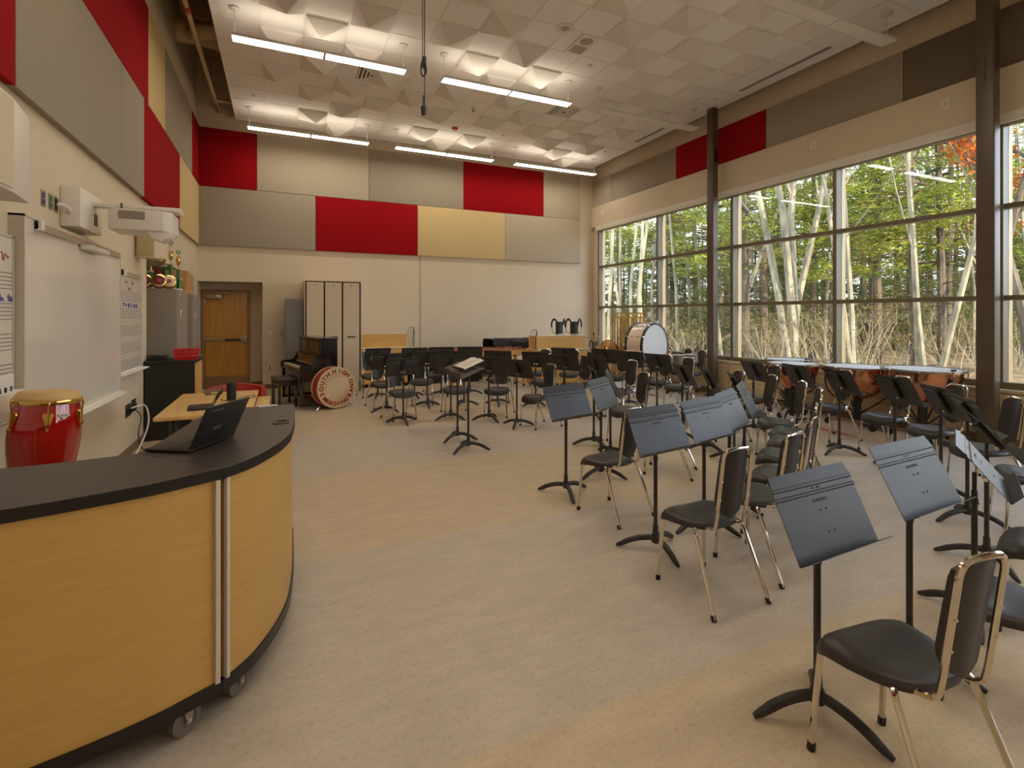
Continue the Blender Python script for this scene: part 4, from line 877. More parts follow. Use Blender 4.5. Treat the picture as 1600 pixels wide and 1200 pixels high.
plaque(-1.54, 8.44, 'round bronze award plaque in the middle of the cabinet top', 0.088, m_mag)
plaque(-1.43, 8.50, 'round silver and bronze award plaque at the door end of the cabinet top', 0.085, m_steel)
d = thing('award_shield', 'dark maroon fan-shaped award standing behind the plaques', 'award', (-1.62, 8.70, 1.96)); MB().prism([(-0.02, 0.0), (0.09, 0.02)] + [(0.13 * math.cos(math.radians(a)) - 0.02, 0.13 + 0.20 * math.sin(math.radians(a))) for a in range(10, 100, 12)] + [(-0.06, 0.12)], -0.01, 0.01, Matrix.Rotation(PI / 2, 4, 'X')).build('shield', m_mag, d, smooth=False); MB().tube([(0.11 * math.cos(math.radians(a)) - 0.02, -0.014, 0.13 + 0.16 * math.sin(math.radians(a))) for a in range(10, 95, 10)], 0.006, 6).build('red_arc', m_redp, d)
def trophy(x, y, lab, h, cup=True):
    t = thing('trophy', lab, 'trophy', (x, y, 1.96), 0, 'green column trophies')
    MB().box(-0.04, 0.04, -0.035, 0.035, 0, 0.03).build('base', m_white, t, bevel=0.003)
    b_ = MB(); z1 = h * (0.52 if cup else 0.80)
    MB().tube([(-0.012, 0, 0.03), (-0.012, 0, z1)], 0.011, 10).tube([(0.012, 0, 0.03), (0.012, 0, z1)], 0.011, 10).build('column', m_gtroph, t)
    MB().box(-0.004, 0.004, -0.013, -0.009, 0.03, z1).build('gold_strip', m_gold, t)
    MB().box(-0.035, 0.035, -0.03, 0.03, z1, z1 + 0.015).build('cap', m_white, t, bevel=0.003)
    if cup:
        MB().lathe([(0.018, z1 + 0.015), (0.006, z1 + 0.03), (0.006, z1 + 0.05), (0.022, z1 + 0.08), (0.031, z1 + 0.14), (0.024, z1 + 0.19), (0.005, z1 + 0.20), (0.004, h - 0.06), (0, h - 0.06)], 16).build('cup', m_gold, t)
        MB().tube([(0.022 * math.cos(a), 0, h - 0.035 + 0.022 * math.sin(a)) for a in [2 * PI * k / 12 for k in range(12)]], 0.008, 6, closed=True).build('medallion', m_gtroph, t)
    else: MB().lathe([(0.01, z1 + 0.015), (0.016, z1 + 0.05), (0.008, z1 + 0.08), (0, h)], 10).build('figure', m_gold, t)
trophy(-1.46, 8.80, 'tall green trophy with gold cup, middle of the three and tallest', 0.72)
trophy(-1.55, 8.84, 'tall green trophy with gold cup, on the whiteboard side of the tallest', 0.66)
trophy(-1.38, 8.88, 'tall green trophy with gold cup, on the door side of the tallest', 0.60)
trophy(-1.66, 8.58, 'small green trophy with white caps behind the bronze plaques', 0.30, False)
trophy(-1.75, 8.60, 'shortest green trophy with white caps at the whiteboard end', 0.24, False)
trophy(-1.40, 9.08, 'short green trophy at the door edge of the cabinet top', 0.22, False)
d = thing('waste_bin', 'teal plastic bin standing between black cabinet and door', 'bin', (-1.03, 9.9, 0)); MB().lathe([(0.11, 0), (0.14, 0.34), (0.13, 0.34), (0.10, 0.02), (0, 0.02)], 4, Rz(PI / 4)).build('body', m_teal, d, smooth=False); MB().box(-0.105, 0.105, -0.105, 0.105, 0.338, 0.352).build('rim', m_teal, d, bevel=0.003)
# ------------------------------------------------------------------ back wall furniture
gc = thing('tall_cabinet', 'tall narrow blue-grey cabinet between the piano and the back wall', 'cabinet', (0.262, 11.75, 0))
MB().box(-0.17, 0.165, -0.42, 0.41, 0.05, 1.93).build('body', m_cab2, gc, smooth=False, bevel=0.005); MB().box(-0.16, 0.155, -0.41, 0.40, 0, 0.05).build('plinth', m_cab2, gc, smooth=False)
MB().box(-0.16, 0.155, -0.428, -0.42, 0.06, 1.92).build('door', m_cab2, gc, smooth=False, bevel=0.003)
sv = thing('mobile_shelving', 'cream mobile shelving block with three pull-out end panels beside the piano', 'shelving', (0.99, 11.0, 0))
MB().box(-0.54, 0.54, 0.06, 1.10, 0.0, 2.29).build('housing', m_black, sv, smooth=False)
MB().box(-0.555, 0.555, 0.0, 1.12, 2.285, 2.31).box(-0.555, -0.54, 0.0, 1.12, 0, 2.285).box(0.54, 0.555, 0.0, 1.12, 0, 2.285).build('frame', m_shelf, sv, smooth=False)
for k in range(3):
    x0 = -0.515 + k * 0.352
    p = MB().box(x0, x0 + 0.322, 0.0, 0.06, 0.012, 2.265).build('end_panel', m_shelf, sv, smooth=False, bevel=0.004)
    c = x0 + 0.161
    MB().box(c - 0.045, c + 0.045, -0.003, 0.0, 1.335, 1.375).build('label_holder', m_alum, p, smooth=False); MB().box(c - 0.038, c + 0.038, -0.004, -0.001, 1.342, 1.368).build('label_card', m_shelf, p, smooth=False)
    MB().tube(smooth_path([(c - 0.065, 0.0, 1.145), (c - 0.06, -0.03, 1.145), (c + 0.06, -0.03, 1.145), (c + 0.065, 0.0, 1.145)], 3), 0.012, 8).build('pull_handle', m_black, p)
    MB().box(c - 0.015, c + 0.015, -0.006, 0, 2.20, 2.215).build('latch', m_black, p, smooth=False)
# ------------------------------------------------------------------ upright piano and bench
pn = thing('upright_piano', 'dark upright piano standing against the cream mobile shelving', 'piano', (0.48, 10.05, 0), math.radians(-78))
MB().box(-0.715, -0.68, 0.0, 0.29, 0.0, 1.17).box(0.68, 0.715, 0.0, 0.29, 0.0, 1.17).box(-0.68, 0.68, 0.24, 0.29, 0.03, 1.17).build('case', m_mahog, pn, smooth=False, bevel=0.004)
MB().box(-0.73, 0.73, -0.03, 0.30, 1.17, 1.195).build('lid', m_mahog, pn, bevel=0.006)
up = MB().box(-0.68, 0.68, 0.0, 0.03, 0.86, 1.17).build('upper_panel', m_mahog, pn, smooth=False)
MB().box(-0.62, 0.30, -0.008, 0.0, 0.93, 1.13).build('inset_panel', m_pbrown, up, bevel=0.004); MB().box(0.34, 0.62, -0.008, 0.0, 0.93, 1.13).build('inset_panel', m_pbrown, up, bevel=0.004)
MB().box(-0.66, 0.66, -0.075, 0.0, 0.868, 0.885).build('music_desk', m_mahog, pn, bevel=0.003)
P = [[(x, y, z) for x in (-0.68, 0.68)] for y, z in [(-0.055, 0.865), (-0.055, 0.80), (-0.075, 0.745), (-0.11, 0.72)]]
MB().grid(P, 0.02, (0, 1, 0)).build('fallboard', m_pbrown, pn)
MB().box(-0.68, 0.68, -0.33, 0.0, 0.60, 0.665).build('key_bed', m_pbrown, pn, bevel=0.006)
for x0, x1 in ((-0.715, -0.68), (0.68, 0.715)):
    prof = [(-0.34, 0.60), (-0.34, 0.72), (-0.30, 0.735), (-0.16, 0.74), (-0.10, 0.77), (-0.06, 0.86), (0.0, 0.90), (0.0, 0.60)]
    k = len(prof); MB().add([(x0, y, z) for y, z in prof] + [(x1, y, z) for y, z in prof], [tuple(range(k - 1, -1, -1)), tuple(range(k, 2 * k))] + [(i, (i + 1) % k, (i + 1) % k + k, i + k) for i in range(k)]).build('cheek', m_mahog, pn, smooth=False)
kw = MB(); kbk = MB()
for i in range(52):
    x = -0.64 + i * 0.0246; kw.box(x, x + 0.0236, -0.30, -0.12, 0.665, 0.69)
    if i % 7 not in (2, 6): kbk.box(x + 0.017, x + 0.030, -0.22, -0.12, 0.69, 0.702)
kw.build('white_keys', m_ivory, pn, smooth=False); kbk.build('black_keys', m_black, pn, smooth=False)
MB().box(-0.68, 0.68, 0.03, 0.05, 0.08, 0.60).build('lower_panel', m_mahog, pn, smooth=False)
for x in (-0.68, 0.64): MB().box(x, x + 0.045, -0.32, -0.275, 0.05, 0.60).build('leg', m_mahog, pn, smooth=False)
MB().box(-0.70, -0.63, -0.33, 0.28, 0.03, 0.08).box(0.63, 0.70, -0.33, 0.28, 0.03, 0.08).box(-0.63, 0.63, 0.0, 0.28, 0.03, 0.08).build('bottom_board', m_mahog, pn, smooth=False)
for x in (-0.665, 0.665):
    for y in (-0.30, 0.24): MB().lathe([(0, -0.012), (0.02, -0.012), (0.02, 0.012), (0, 0.012)], 12, T(x, y, 0.02) @ Matrix.Rotation(PI / 2, 4, 'X')).build('caster', m_chrome, pn)
for x in (-0.07, 0.0, 0.07): MB().box(x - 0.012, x + 0.012, -0.10, 0.03, 0.04, 0.05).build('pedal', m_gold, pn)
bn = thing('piano_bench', 'dark piano bench with padded vinyl seat in front of the piano', 'bench', (0.06, 9.88, 0), math.radians(-78))
MB().box(-0.28, 0.28, -0.17, 0.17, 0.44, 0.50).build('cushion', m_vinyl, bn, bevel=0.018, seg=3)
MB().box(-0.27, 0.27, -0.16, 0.16, 0.37, 0.44).build('apron', m_mahog, bn, smooth=False)
for x in (-0.245, 0.245):
    for y in (-0.135, 0.135): MB().box(x - 0.022, x + 0.022, y - 0.022, y + 0.022, 0, 0.37).build('leg', m_mahog, bn, smooth=False, bevel=0.003)
d = thing('spray_bottle', 'small yellow and white bottle on the floor behind the piano', 'bottle', (0.02, 11.4, 0)); MB().lathe([(0.04, 0), (0.042, 0.14), (0.02, 0.18), (0.015, 0.2), (0, 0.2)], 14).build('bottle', M('yellow_plastic', (222, 170, 30), 0.4), d); MB().lathe([(0.016, 0.2), (0.016, 0.26), (0, 0.27)], 12).build('cap', m_white, d)
# ------------------------------------------------------------------ old marching bass drum with lettering
bd = thing('lettered_bass_drum', 'old red bass drum with hand-lettered head leaning beside the piano', 'drum', (0.83, 9.22, 0), math.radians(292 + 90))
r = 0.345; Q = T(0, 0, r + 0.012) @ Matrix.Rotation(PI / 2, 4, 'X')        # axis: local -y is the lettered head
MB().lathe([(r - 0.012, -0.115), (r - 0.006, -0.11), (r - 0.006, 0.10), (r - 0.012, 0.105)], 48, Q).build('shell', m_redv, bd)
for z0, z1 in ((0.085, 0.125), (-0.125, -0.085)): MB().lathe([(r - 0.012, z0), (r, z0), (r + 0.003, (z0 + z1) / 2), (r, z1), (r - 0.022, z1)], 48, Q).build('hoop', m_oldhead, bd)
for z in (0.118, -0.118): MB().lathe([(r - 0.02, z), (r - 0.06, z + (0.002 if z > 0 else -0.002)), (0, z + (0.003 if z > 0 else -0.003))], 48, Q).build('head', m_oldhead, bd)
lt = MB()
def put(ch, ang, rad, size, flip):
    a = math.radians(ang); tm = text_mb(ch, size, 0.0015, 0.0035)
    rot = a - PI / 2 if not flip else a + PI / 2
    tm.xf(Q @ T(rad * math.cos(a), rad * math.sin(a), 0.1225) @ Rz(rot)); lt.add(tm.v, tm.f)
for ch, a in zip('SOUTHHIGH', (198, 179, 160, 143, 126, 101, 80, 63, 46)): put(ch, a, r * 0.80, 0.104, False)
for ch, a in zip('MARCHINGBAND', (219, 231, 244, 256, 268, 280, 294, 308, 326, 345, 2, 20)): put(ch, a, r * 0.80, 0.096, True)
lt.build('lettering', m_redpaint, bd, smooth=False)
sm_ = MB()
for a in (175, 160, 146, 134, 120, 108, 96, 80, 68, 300, 290, 322, 334): sm_.lathe([(0.010, 0), (0.010, 0.0015), (0, 0.0015)], 7, Q @ T(r * 0.58 * math.cos(math.radians(a)), r * 0.58 * math.sin(math.radians(a)), 0.1215))
sm_.build('small_marks', m_redv, bd, smooth=False)
for k in range(8):
    a = 2 * PI * k / 8 + 0.3; MB().tube([Q @ Vector(((r + 0.006) * math.cos(a), (r + 0.006) * math.sin(a), -0.12)), Q @ Vector(((r + 0.006) * math.cos(a), (r + 0.006) * math.sin(a), 0.12))], 0.004, 6).build('tension_rod', m_chrome, bd)
for s in (-1, 1): MB().tube([(s * 0.20, 0.0, 0.10), (s * 0.33, -0.05, 0.008)], 0.010, 8).build('spur', m_chrome, bd)
# ------------------------------------------------------------------ percussion cabinets of maple
def perc_cabinet(lab, x0, x1, yf, dp, zt_, zb, wire_x):
    t = thing('percussion_cabinet', lab, 'cabinet', ((x0 + x1) / 2, yf, 0)); w = (x1 - x0) / 2
    MB().box(-w, w, 0.02, dp, 0.07, zt_ - 0.03).build('body', m_maple, t, smooth=False, bevel=0.003)
    MB().box(-w - 0.01, w + 0.01, -0.01, dp, zt_ - 0.03, zt_).build('ledge', m_shelf, t, bevel=0.004)
    MB().box(-w, w, 0.10, 0.48, zt_, zb).build('back_board', m_maple, t, smooth=False, bevel=0.003)
    MB().box(-w, w, 0.09, 0.49, zb, zb + 0.015).build('board_edge', m_shelf, t, smooth=False)
    for s in (-1, 1):
        a, b_ = sorted((s * 0.004, s * (w - 0.01)))
        dr_ = MB().box(a, b_, 0.0, 0.02, 0.09, zt_ - 0.05).build('door', m_maple, t, smooth=False, bevel=0.003); MB().box(s * 0.06 - 0.006, s * 0.06 + 0.006, -0.02, 0.0, 0.45, 0.55).build('handle', m_steel, dr_)
    MB().box(-w + 0.02, w - 0.02, 0.05, dp - 0.03, 0.045, 0.07).build('plinth', m_black, t, smooth=False)
    for x in (-w + 0.08, w - 0.08):
        for y in (0.08, dp - 0.08): MB().lathe([(0, -0.014), (0.026, -0.014), (0.026, 0.014), (0, 0.014)], 12, T(x, y, 0.026) @ Matrix.Rotation(PI / 2, 4, 'Y')).build('caster', m_rubber, t)
    wr_ = MB()
    for k in range(3): wr_.tube(smooth_path([(wire_x - 0.06 + 0.03 * k, 0.05, zt_), (wire_x - 0.09 + 0.05 * k, 0.12, zt_ + 0.2), (wire_x - 0.08 + 0.06 * k, 0.12, zb + 0.13), (wire_x + 0.04, 0.12, zb + 0.13), (wire_x + 0.06 - 0.02 * k, 0.11, zt_ + 0.16), (wire_x + 0.03, 0.10, zt_)], 4), 0.004, 5)
    wr_.build('wire_hook_rack', m_black, t)
    return t
perc_cabinet('maple percussion cabinet with upright back board beside the cream shelving', 1.61, 2.62, 11.42, 0.66, 0.875, 1.165, 0.63)
perc_cabinet('maple percussion cabinet with black drum harnesses lying on it', 5.10, 6.36, 9.78, 0.60, 0.84, 1.12, -0.66)
# black skirted unit and covered instrument along the back wall
d = thing('skirted_table', 'low black skirted instrument table along the back wall', 'table', (3.55, 11.72, 0)); P = [[(x * w_, y_, z) for x in (-1, -0.6, -0.2, 0.2, 0.6, 1)] for (w_, y_, z) in ((0.88, -0.30, 0.05), (0.88, -0.29, 0.4), (0.86, -0.28, 0.78))]
MB().box(-0.86, 0.86, -0.28, 0.30, 0.76, 0.80).build('top', m_cover, d, bevel=0.01); MB().box(-0.88, 0.88, -0.31, -0.285, 0.04, 0.76).box(-0.88, -0.855, -0.285, 0.30, 0.04, 0.76).box(0.855, 0.88, -0.285, 0.30, 0.04, 0.76).build('skirt', m_cover, d, bevel=0.008)
for x in (-0.8, 0.8):
    for y in (-0.22, 0.24): MB().tube([(x, y, 0), (x, y, 0.76)], 0.02, 8).build('leg', m_black, d)
d = thing('covered_vibraphone', 'mallet instrument under a creased black cover by the back wall', 'vibraphone', (5.15, 11.16, 0))
r_ = random.Random(5); P = []
for i in range(9):
    y = [-0.34, -0.345, -0.34, -0.28, -0.1, 0.1, 0.28, 0.34, 0.345][i]; z = [0.76, 0.86, 0.97, 1.02, 1.03, 1.03, 1.02, 0.95, 0.78][i]
    P.append([(-0.68 + 1.36 * k / 12, y + 0.012 * r_.uniform(-1, 1), z + 0.018 * r_.uniform(-1, 1) - (0.05 * math.sin(k * 0.9 + i) if i in (2, 3) else 0) * 0.4) for k in range(13)])
MB().grid(P, 0.012, (0, 0, -1)).build('cover', m_cover, d)
MB().box(-0.66, 0.66, -0.3, 0.3, 0.70, 0.80).build('frame', m_black, d)
for s in (-1, 1):
    MB().box(s * 0.6 - 0.03, s * 0.6 + 0.03, -0.03, 0.03, 0.06, 0.70).build('leg', m_black, d); MB().box(s * 0.6 - 0.03, s * 0.6 + 0.03, -0.26, 0.26, 0.03, 0.07).build('foot', m_black, d)
    for y in (-0.24, 0.24): MB().lathe([(0, -0.012), (0.016, -0.012), (0.016, 0.012), (0, 0.012)], 12, T(s * 0.6, y, 0.016) @ Matrix.Rotation(PI / 2, 4, 'Y')).build('caster', m_rubber, d)
# marimba
mr = thing('marimba', 'marimba with rosewood bars and maple legs behind the music stands', 'marimba', (3.93, 10.50, 0))
for i in range(6, 30):
    x = -1.02 + i * 0.0705; L_ = 0.22 - 0.004 * i
    MB().box(x, x + 0.058, -0.30, -0.30 + L_ * 1.4, 0.825, 0.848).build('bar', m_rose, mr, smooth=False)
    if i % 7 not in (2, 6): MB().box(x + 0.035, x + 0.09, 0.02, 0.02 + L_, 0.85, 0.872).build('accidental_bar', m_rose, mr, smooth=False)
MB().box(-0.64, 1.12, -0.33, -0.30, 0.72, 0.82).box(-0.64, 1.12, 0.25, 0.28, 0.72, 0.83).box(-0.64, -0.61, -0.30, 0.25, 0.72, 0.82).box(1.09, 1.12, -0.30, 0.25, 0.72, 0.82).build('rail_frame', m_maple, mr, smooth=False)
for i in range(6, 30):
    x = -1.0 + i * 0.0705; MB().tube([(x, -0.16, 0.81), (x, -0.16, 0.81 - 0.46 + 0.012 * i)], 0.024, 8).build('resonator', m_black if i < 18 else m_gold, mr)
for x in (-0.56, 1.04):
    for y in (-0.24, 0.20): MB().box(x - 0.03, x + 0.03, y - 0.02, y + 0.02, 0.06, 0.74).build('leg', m_maple, mr, smooth=False); 
    MB().box(x - 0.035, x + 0.035, -0.28, 0.26, 0.05, 0.10).build('foot_rail', m_maple, mr, smooth=False)
    for y in (-0.25, 0.22): MB().lathe([(0, -0.015), (0.028, -0.015), (0.028, 0.015), (0, 0.015)], 14, T(x, y, 0.028) @ Matrix.Rotation(PI / 2, 4, 'Y')).build('caster', m_rubber, mr)
# drum harnesses
def harness(lab, x, y, z, rz, sc_=1.0):
    t = thing('drum_harness', lab, 'harness', (x, y, z), rz, 'black drum harnesses'); t.scale = (sc_ * 0.70, sc_ * 0.7, sc_)
    MB().grid([[(u * 0.14, -0.03 + 0.05 * u * u, 0.02 + v * 0.29) for u in (-1, -0.6, -0.2, 0.2, 0.6, 1)] for v in (0, 0.5, 1)], 0.02, (0, 1, 0)).build('chest_plate', m_black, t)
    for s in (-1, 1):
        MB().tube(smooth_path([(s * 0.12, -0.02, 0.24), (s * 0.15, 0.0, 0.33), (s * 0.21, 0.06, 0.36), (s * 0.27, 0.08, 0.28), (s * 0.27, 0.08, 0.18)], 5), 0.026, 8).build('shoulder_pad', m_black, t)
        MB().tube(smooth_path([(s * 0.27, 0.08, 0.18), (s * 0.25, 0.05, 0.07), (s * 0.16, 0.02, 0.05)], 5), 0.007, 6).build('strap', m_black, t)
    MB().box(-0.10, 0.10, -0.05, 0.02, 0.0, 0.03).build('mount_bar', m_steel, t)
harness('black drum harness on the maple cabinet, the one beside the wire hooks', 5.80, 10.07, 1.136, 0.1)
harness('black drum harness on the maple cabinet, the one toward the windows', 6.20, 10.09, 1.136, -0.2)
cs_ = thing('equipment_case', 'black equipment case standing beside the maple percussion cabinet', 'case', (6.66, 9.95, 0)); MB().box(-0.22, 0.22, -0.18, 0.18, 0.0, 0.74).build('shell', m_black, cs_, bevel=0.015); MB().box(-0.225, 0.225, -0.185, 0.185, 0.52, 0.54).build('seam', m_steel, cs_); MB().tube(smooth_path([(-0.06, -0.18, 0.66), (-0.05, -0.21, 0.66), (0.05, -0.21, 0.66), (0.06, -0.18, 0.66)], 3), 0.008, 6).build('handle', m_rubber, cs_)
harness('small black drum harness lying on the equipment case', 6.66, 9.95, 0.742, 0.3, 0.7)
# cymbals
def tripod(t, h, m=None, rad=0.26):
    m = m or m_chrome
    for k in range(3):
        a = 2 * PI * k / 3 + 0.5; L_ = MB().tube([(0.015 * math.cos(a), 0.015 * math.sin(a), 0.34), (rad * math.cos(a), rad * math.sin(a), 0.015)], 0.008, 6).build('tripod_leg', m, t)
        MB().tube([(rad * 0.97 * math.cos(a), rad * 0.97 * math.sin(a), 0.025), (rad * 1.05 * math.cos(a), rad * 1.05 * math.sin(a), 0.012)], 0.012, 6).build('foot_cap', m_rubber, L_)
        MB().tube([(0, 0, 0.12), (rad * 0.6 * math.cos(a), rad * 0.6 * math.sin(a), 0.15)], 0.005, 6).build('brace', m, t)
    MB().tube([(0, 0, 0.10), (0, 0, h)], 0.011, 8).build('stand_tube', m, t)
d = thing('cymbal_stand', 'single bronze cymbal on a tall stand beside the drum harnesses', 'cymbal', (6.22, 9.32, 0)); tripod(d, 1.12)
MB().lathe([(0.215, 1.115), (0.05, 1.135), (0.035, 1.15), (0, 1.155), (0.035, 1.147), (0.05, 1.132), (0.215, 1.112)], 32).build('cymbal', m_brass, d); MB().lathe([(0.02, 1.155), (0.016, 1.19), (0.006, 1.22), (0, 1.225)], 12).build('wing_nut', m_black, d)
d = thing('crash_cymbals', 'pair of large bronze crash cymbals hung on a chrome stand', 'cymbals', (6.10, 8.62, 0), math.radians(20)); tripod(d, 0.78)
for s in (-1, 1):
    Q = T(s * 0.045, 0, 0.86) @ Matrix.Rotation(s * math.radians(78), 4, 'Y')
    c_ = MB().lathe([(0.235, 0), (0.07, 0.02), (0.045, 0.045), (0, 0.052), (0.045, 0.041), (0.07, 0.016), (0.235, -0.004)], 36, Q).build('cymbal', m_brass, d); MB().tube(smooth_path([Q @ Vector((0, 0, 0.05)), Q @ Vector((0.04, 0, 0.08)), Q @ Vector((0.10, 0.01, 0.06))], 4), 0.012, 6).build('strap', m_black, c_)
MB().box(-0.05, 0.05, -0.10, 0.10, 0.77, 0.79).tube([(0, -0.1, 0.78), (0, -0.1, 0.92)], 0.01, 6).tube([(0, 0.1, 0.78), (0, 0.1, 0.92)], 0.01, 6).build('cradle', m_black, d)
# tubular bells
d = thing('tubular_bells', 'set of gold tubular bells on a frame in front of the windows', 'tubular bells', (7.12, 9.32, 0), math.radians(-48))
for s in (-1, 1): MB().tube([(s * 0.34, 0, 0.05), (s * 0.34, 0, 1.56)], 0.016, 8).build('post', m_gold, d); MB().box(s * 0.34 - 0.02, s * 0.34 + 0.02, -0.25, 0.25, 0.03, 0.06).build('foot', m_gold, d); [MB().lathe([(0, -0.012), (0.016, -0.012), (0.016, 0.012), (0, 0.012)], 10, T(s * 0.34, y, 0.016) @ Matrix.Rotation(PI / 2, 4, 'Y')).build('caster', m_rubber, d) for y in (-0.2, 0.2)]
MB().box(-0.36, 0.36, -0.02, 0.02, 1.53, 1.56).box(-0.30, 0.40, 0.05, 0.08, 1.62, 1.65).box(-0.36, 0.36, -0.05, 0.05, 0.72, 0.75).tube([(0.34, 0.0, 1.55), (0.38, 0.06, 1.65)], 0.012, 6).tube([(-0.34, 0.0, 1.55), (-0.28, 0.06, 1.65)], 0.012, 6).build('cross_bar', m_gold, d)
for k in range(10): MB().tube([(-0.28 + 0.062 * k, -0.03, 1.53), (-0.28 + 0.062 * k, -0.03, 0.30 + 0.05 * k)], 0.017, 10).build('bell_tube', m_gold, d)
for k in range(7): MB().tube([(-0.24 + 0.088 * k, 0.065, 1.62), (-0.24 + 0.088 * k, 0.065, 0.40 + 0.06 * k)], 0.017, 10).build('bell_tube', m_gold, d)
# concert bass drum
cb_ = thing('concert_bass_drum', 'huge cream concert bass drum with white heads on a wheeled stand', 'drum', (6.74, 8.20, 0), math.radians(286 + 90))
r = 0.455; Q = T(0, 0, 0.98) @ Matrix.Rotation(PI / 2, 4, 'X')
MB().lathe([(r - 0.02, -0.20), (r - 0.012, -0.195), (r - 0.012, 0.195), (r - 0.02, 0.20)], 56, Q).build('shell', m_shell, cb_)
for z0, z1 in ((0.165, 0.21), (-0.21, -0.165)): MB().lathe([(r - 0.015, z0), (r + 0.004, z0), (r + 0.006, (z0 + z1) / 2), (r + 0.004, z1), (r - 0.03, z1)], 56, Q).build('hoop', m_black, cb_)
for z in (0.203, -0.203): MB().lathe([(r - 0.028, z), (0, z + (0.003 if z > 0 else -0.003))], 56, Q).build('head', m_head, cb_)
for k in range(10):
    a = 2 * PI * k / 10 + 0.2; c_, s_ = math.cos(a), math.sin(a)
    rd = MB().tube([Q @ Vector(((r + 0.012) * c_, (r + 0.012) * s_, -0.21)), Q @ Vector(((r + 0.012) * c_, (r + 0.012) * s_, 0.21))], 0.005, 6).build('tension_rod', m_chrome, cb_)
    for z in (-0.07, 0.07, -0.205, 0.205): MB().tube([Q @ Vector(((r + 0.002) * c_, (r + 0.002) * s_, z - 0.02)), Q @ Vector(((r + 0.012) * c_, (r + 0.012) * s_, z + 0.02))], 0.013, 6).build('lug', m_chrome, rd)
for k in (2, 3): a = 2 * PI * k / 10 + 0.2; MB().tube([Q @ Vector(((r + 0.0) * math.cos(a), (r + 0.0) * math.sin(a), 0.19)), Q @ Vector(((r + 0.05) * math.cos(a), (r + 0.05) * math.sin(a), 0.20))], 0.028, 8).build('felt_mute', m_head, cb_)
for s in (-1, 1):
    MB().tube(smooth_path([(s * 0.36, -0.16, 0.62), (s * 0.40, -0.18, 0.35), (s * 0.38, -0.22, 0.09)], 4), 0.016, 8).build('cradle_leg', m_black, cb_); MB().tube(smooth_path([(s * 0.36, 0.16, 0.62), (s * 0.40, 0.18, 0.35), (s * 0.38, 0.22, 0.09)], 4), 0.016, 8).build('cradle_leg', m_black, cb_)
    for y in (-0.22, 0.22): MB().lathe([(0, -0.015), (0.045, -0.015), (0.045, 0.015), (0, 0.015)], 16, T(s * 0.38, y, 0.045) @ Matrix.Rotation(PI / 2, 4, 'Y')).build('caster', m_rubber, cb_)
MB().tube([(-0.38, -0.2, 0.14), (0.38, -0.2, 0.14)], 0.014, 8).tube([(-0.38, 0.2, 0.14), (0.38, 0.2, 0.14)], 0.014, 8).tube([(-0.36, -0.17, 0.50), (0.36, -0.17, 0.50)], 0.014, 8).build('stand_bar', m_black, cb_)
# snare drum and toms
def drum(t, x, y, z, r, h, mat, n=8):
    b_ = MB().lathe([(r - 0.006, 0), (r, 0.004), (r, h - 0.004), (r - 0.006, h)], 32, T(x, y, z)).build('drum_shell', mat, t)
    for z0 in (-0.004, h - 0.010): MB().lathe([(r - 0.002, z0), (r + 0.008, z0), (r + 0.008, z0 + 0.014), (r - 0.004, z0 + 0.014)], 32, T(x, y, z)).build('hoop', m_chrome, b_)
    MB().lathe([(r - 0.003, h + 0.001), (0, h + 0.002)], 32, T(x, y, z)).build('head', m_head, b_)
    for k in range(n): a = 2 * PI * k / n; MB().tube([(x + (r + 0.008) * math.cos(a), y + (r + 0.008) * math.sin(a), z), (x + (r + 0.008) * math.cos(a), y + (r + 0.008) * math.sin(a), z + h)], 0.005, 6).build('lug', m_chrome, b_)
d = thing('snare_drum', 'maple snare drum on a chrome stand beside the concert bass drum', 'drum', (7.32, 8.36, 0)); tripod(d, 0.73, None, 0.17); drum(d, 0, 0, 0.73, 0.16, 0.14, m_maple)
MB().tube([(-0.2, 0.0, 0.882), (0.2, 0.05, 0.882)], 0.007, 6).build('drumstick', m_maple, d); MB().tube([(-0.2, 0.10, 0.882), (0.2, 0.09, 0.882)], 0.007, 6).build('drumstick', m_maple, d)
d = thing('twin_toms', 'pair of chrome toms on one stand beside the brown column', 'drums', (7.10, 7.52, 0)); tripod(d, 0.68); MB().tube([(-0.16, 0, 0.67), (0.16, 0, 0.67)], 0.012, 8).build('cross_arm', m_chrome, d)
drum(d, -0.15, 0.0, 0.68, 0.125, 0.15, m_steel); drum(d, 0.15, 0.0, 0.68, 0.135, 0.15, m_steel)
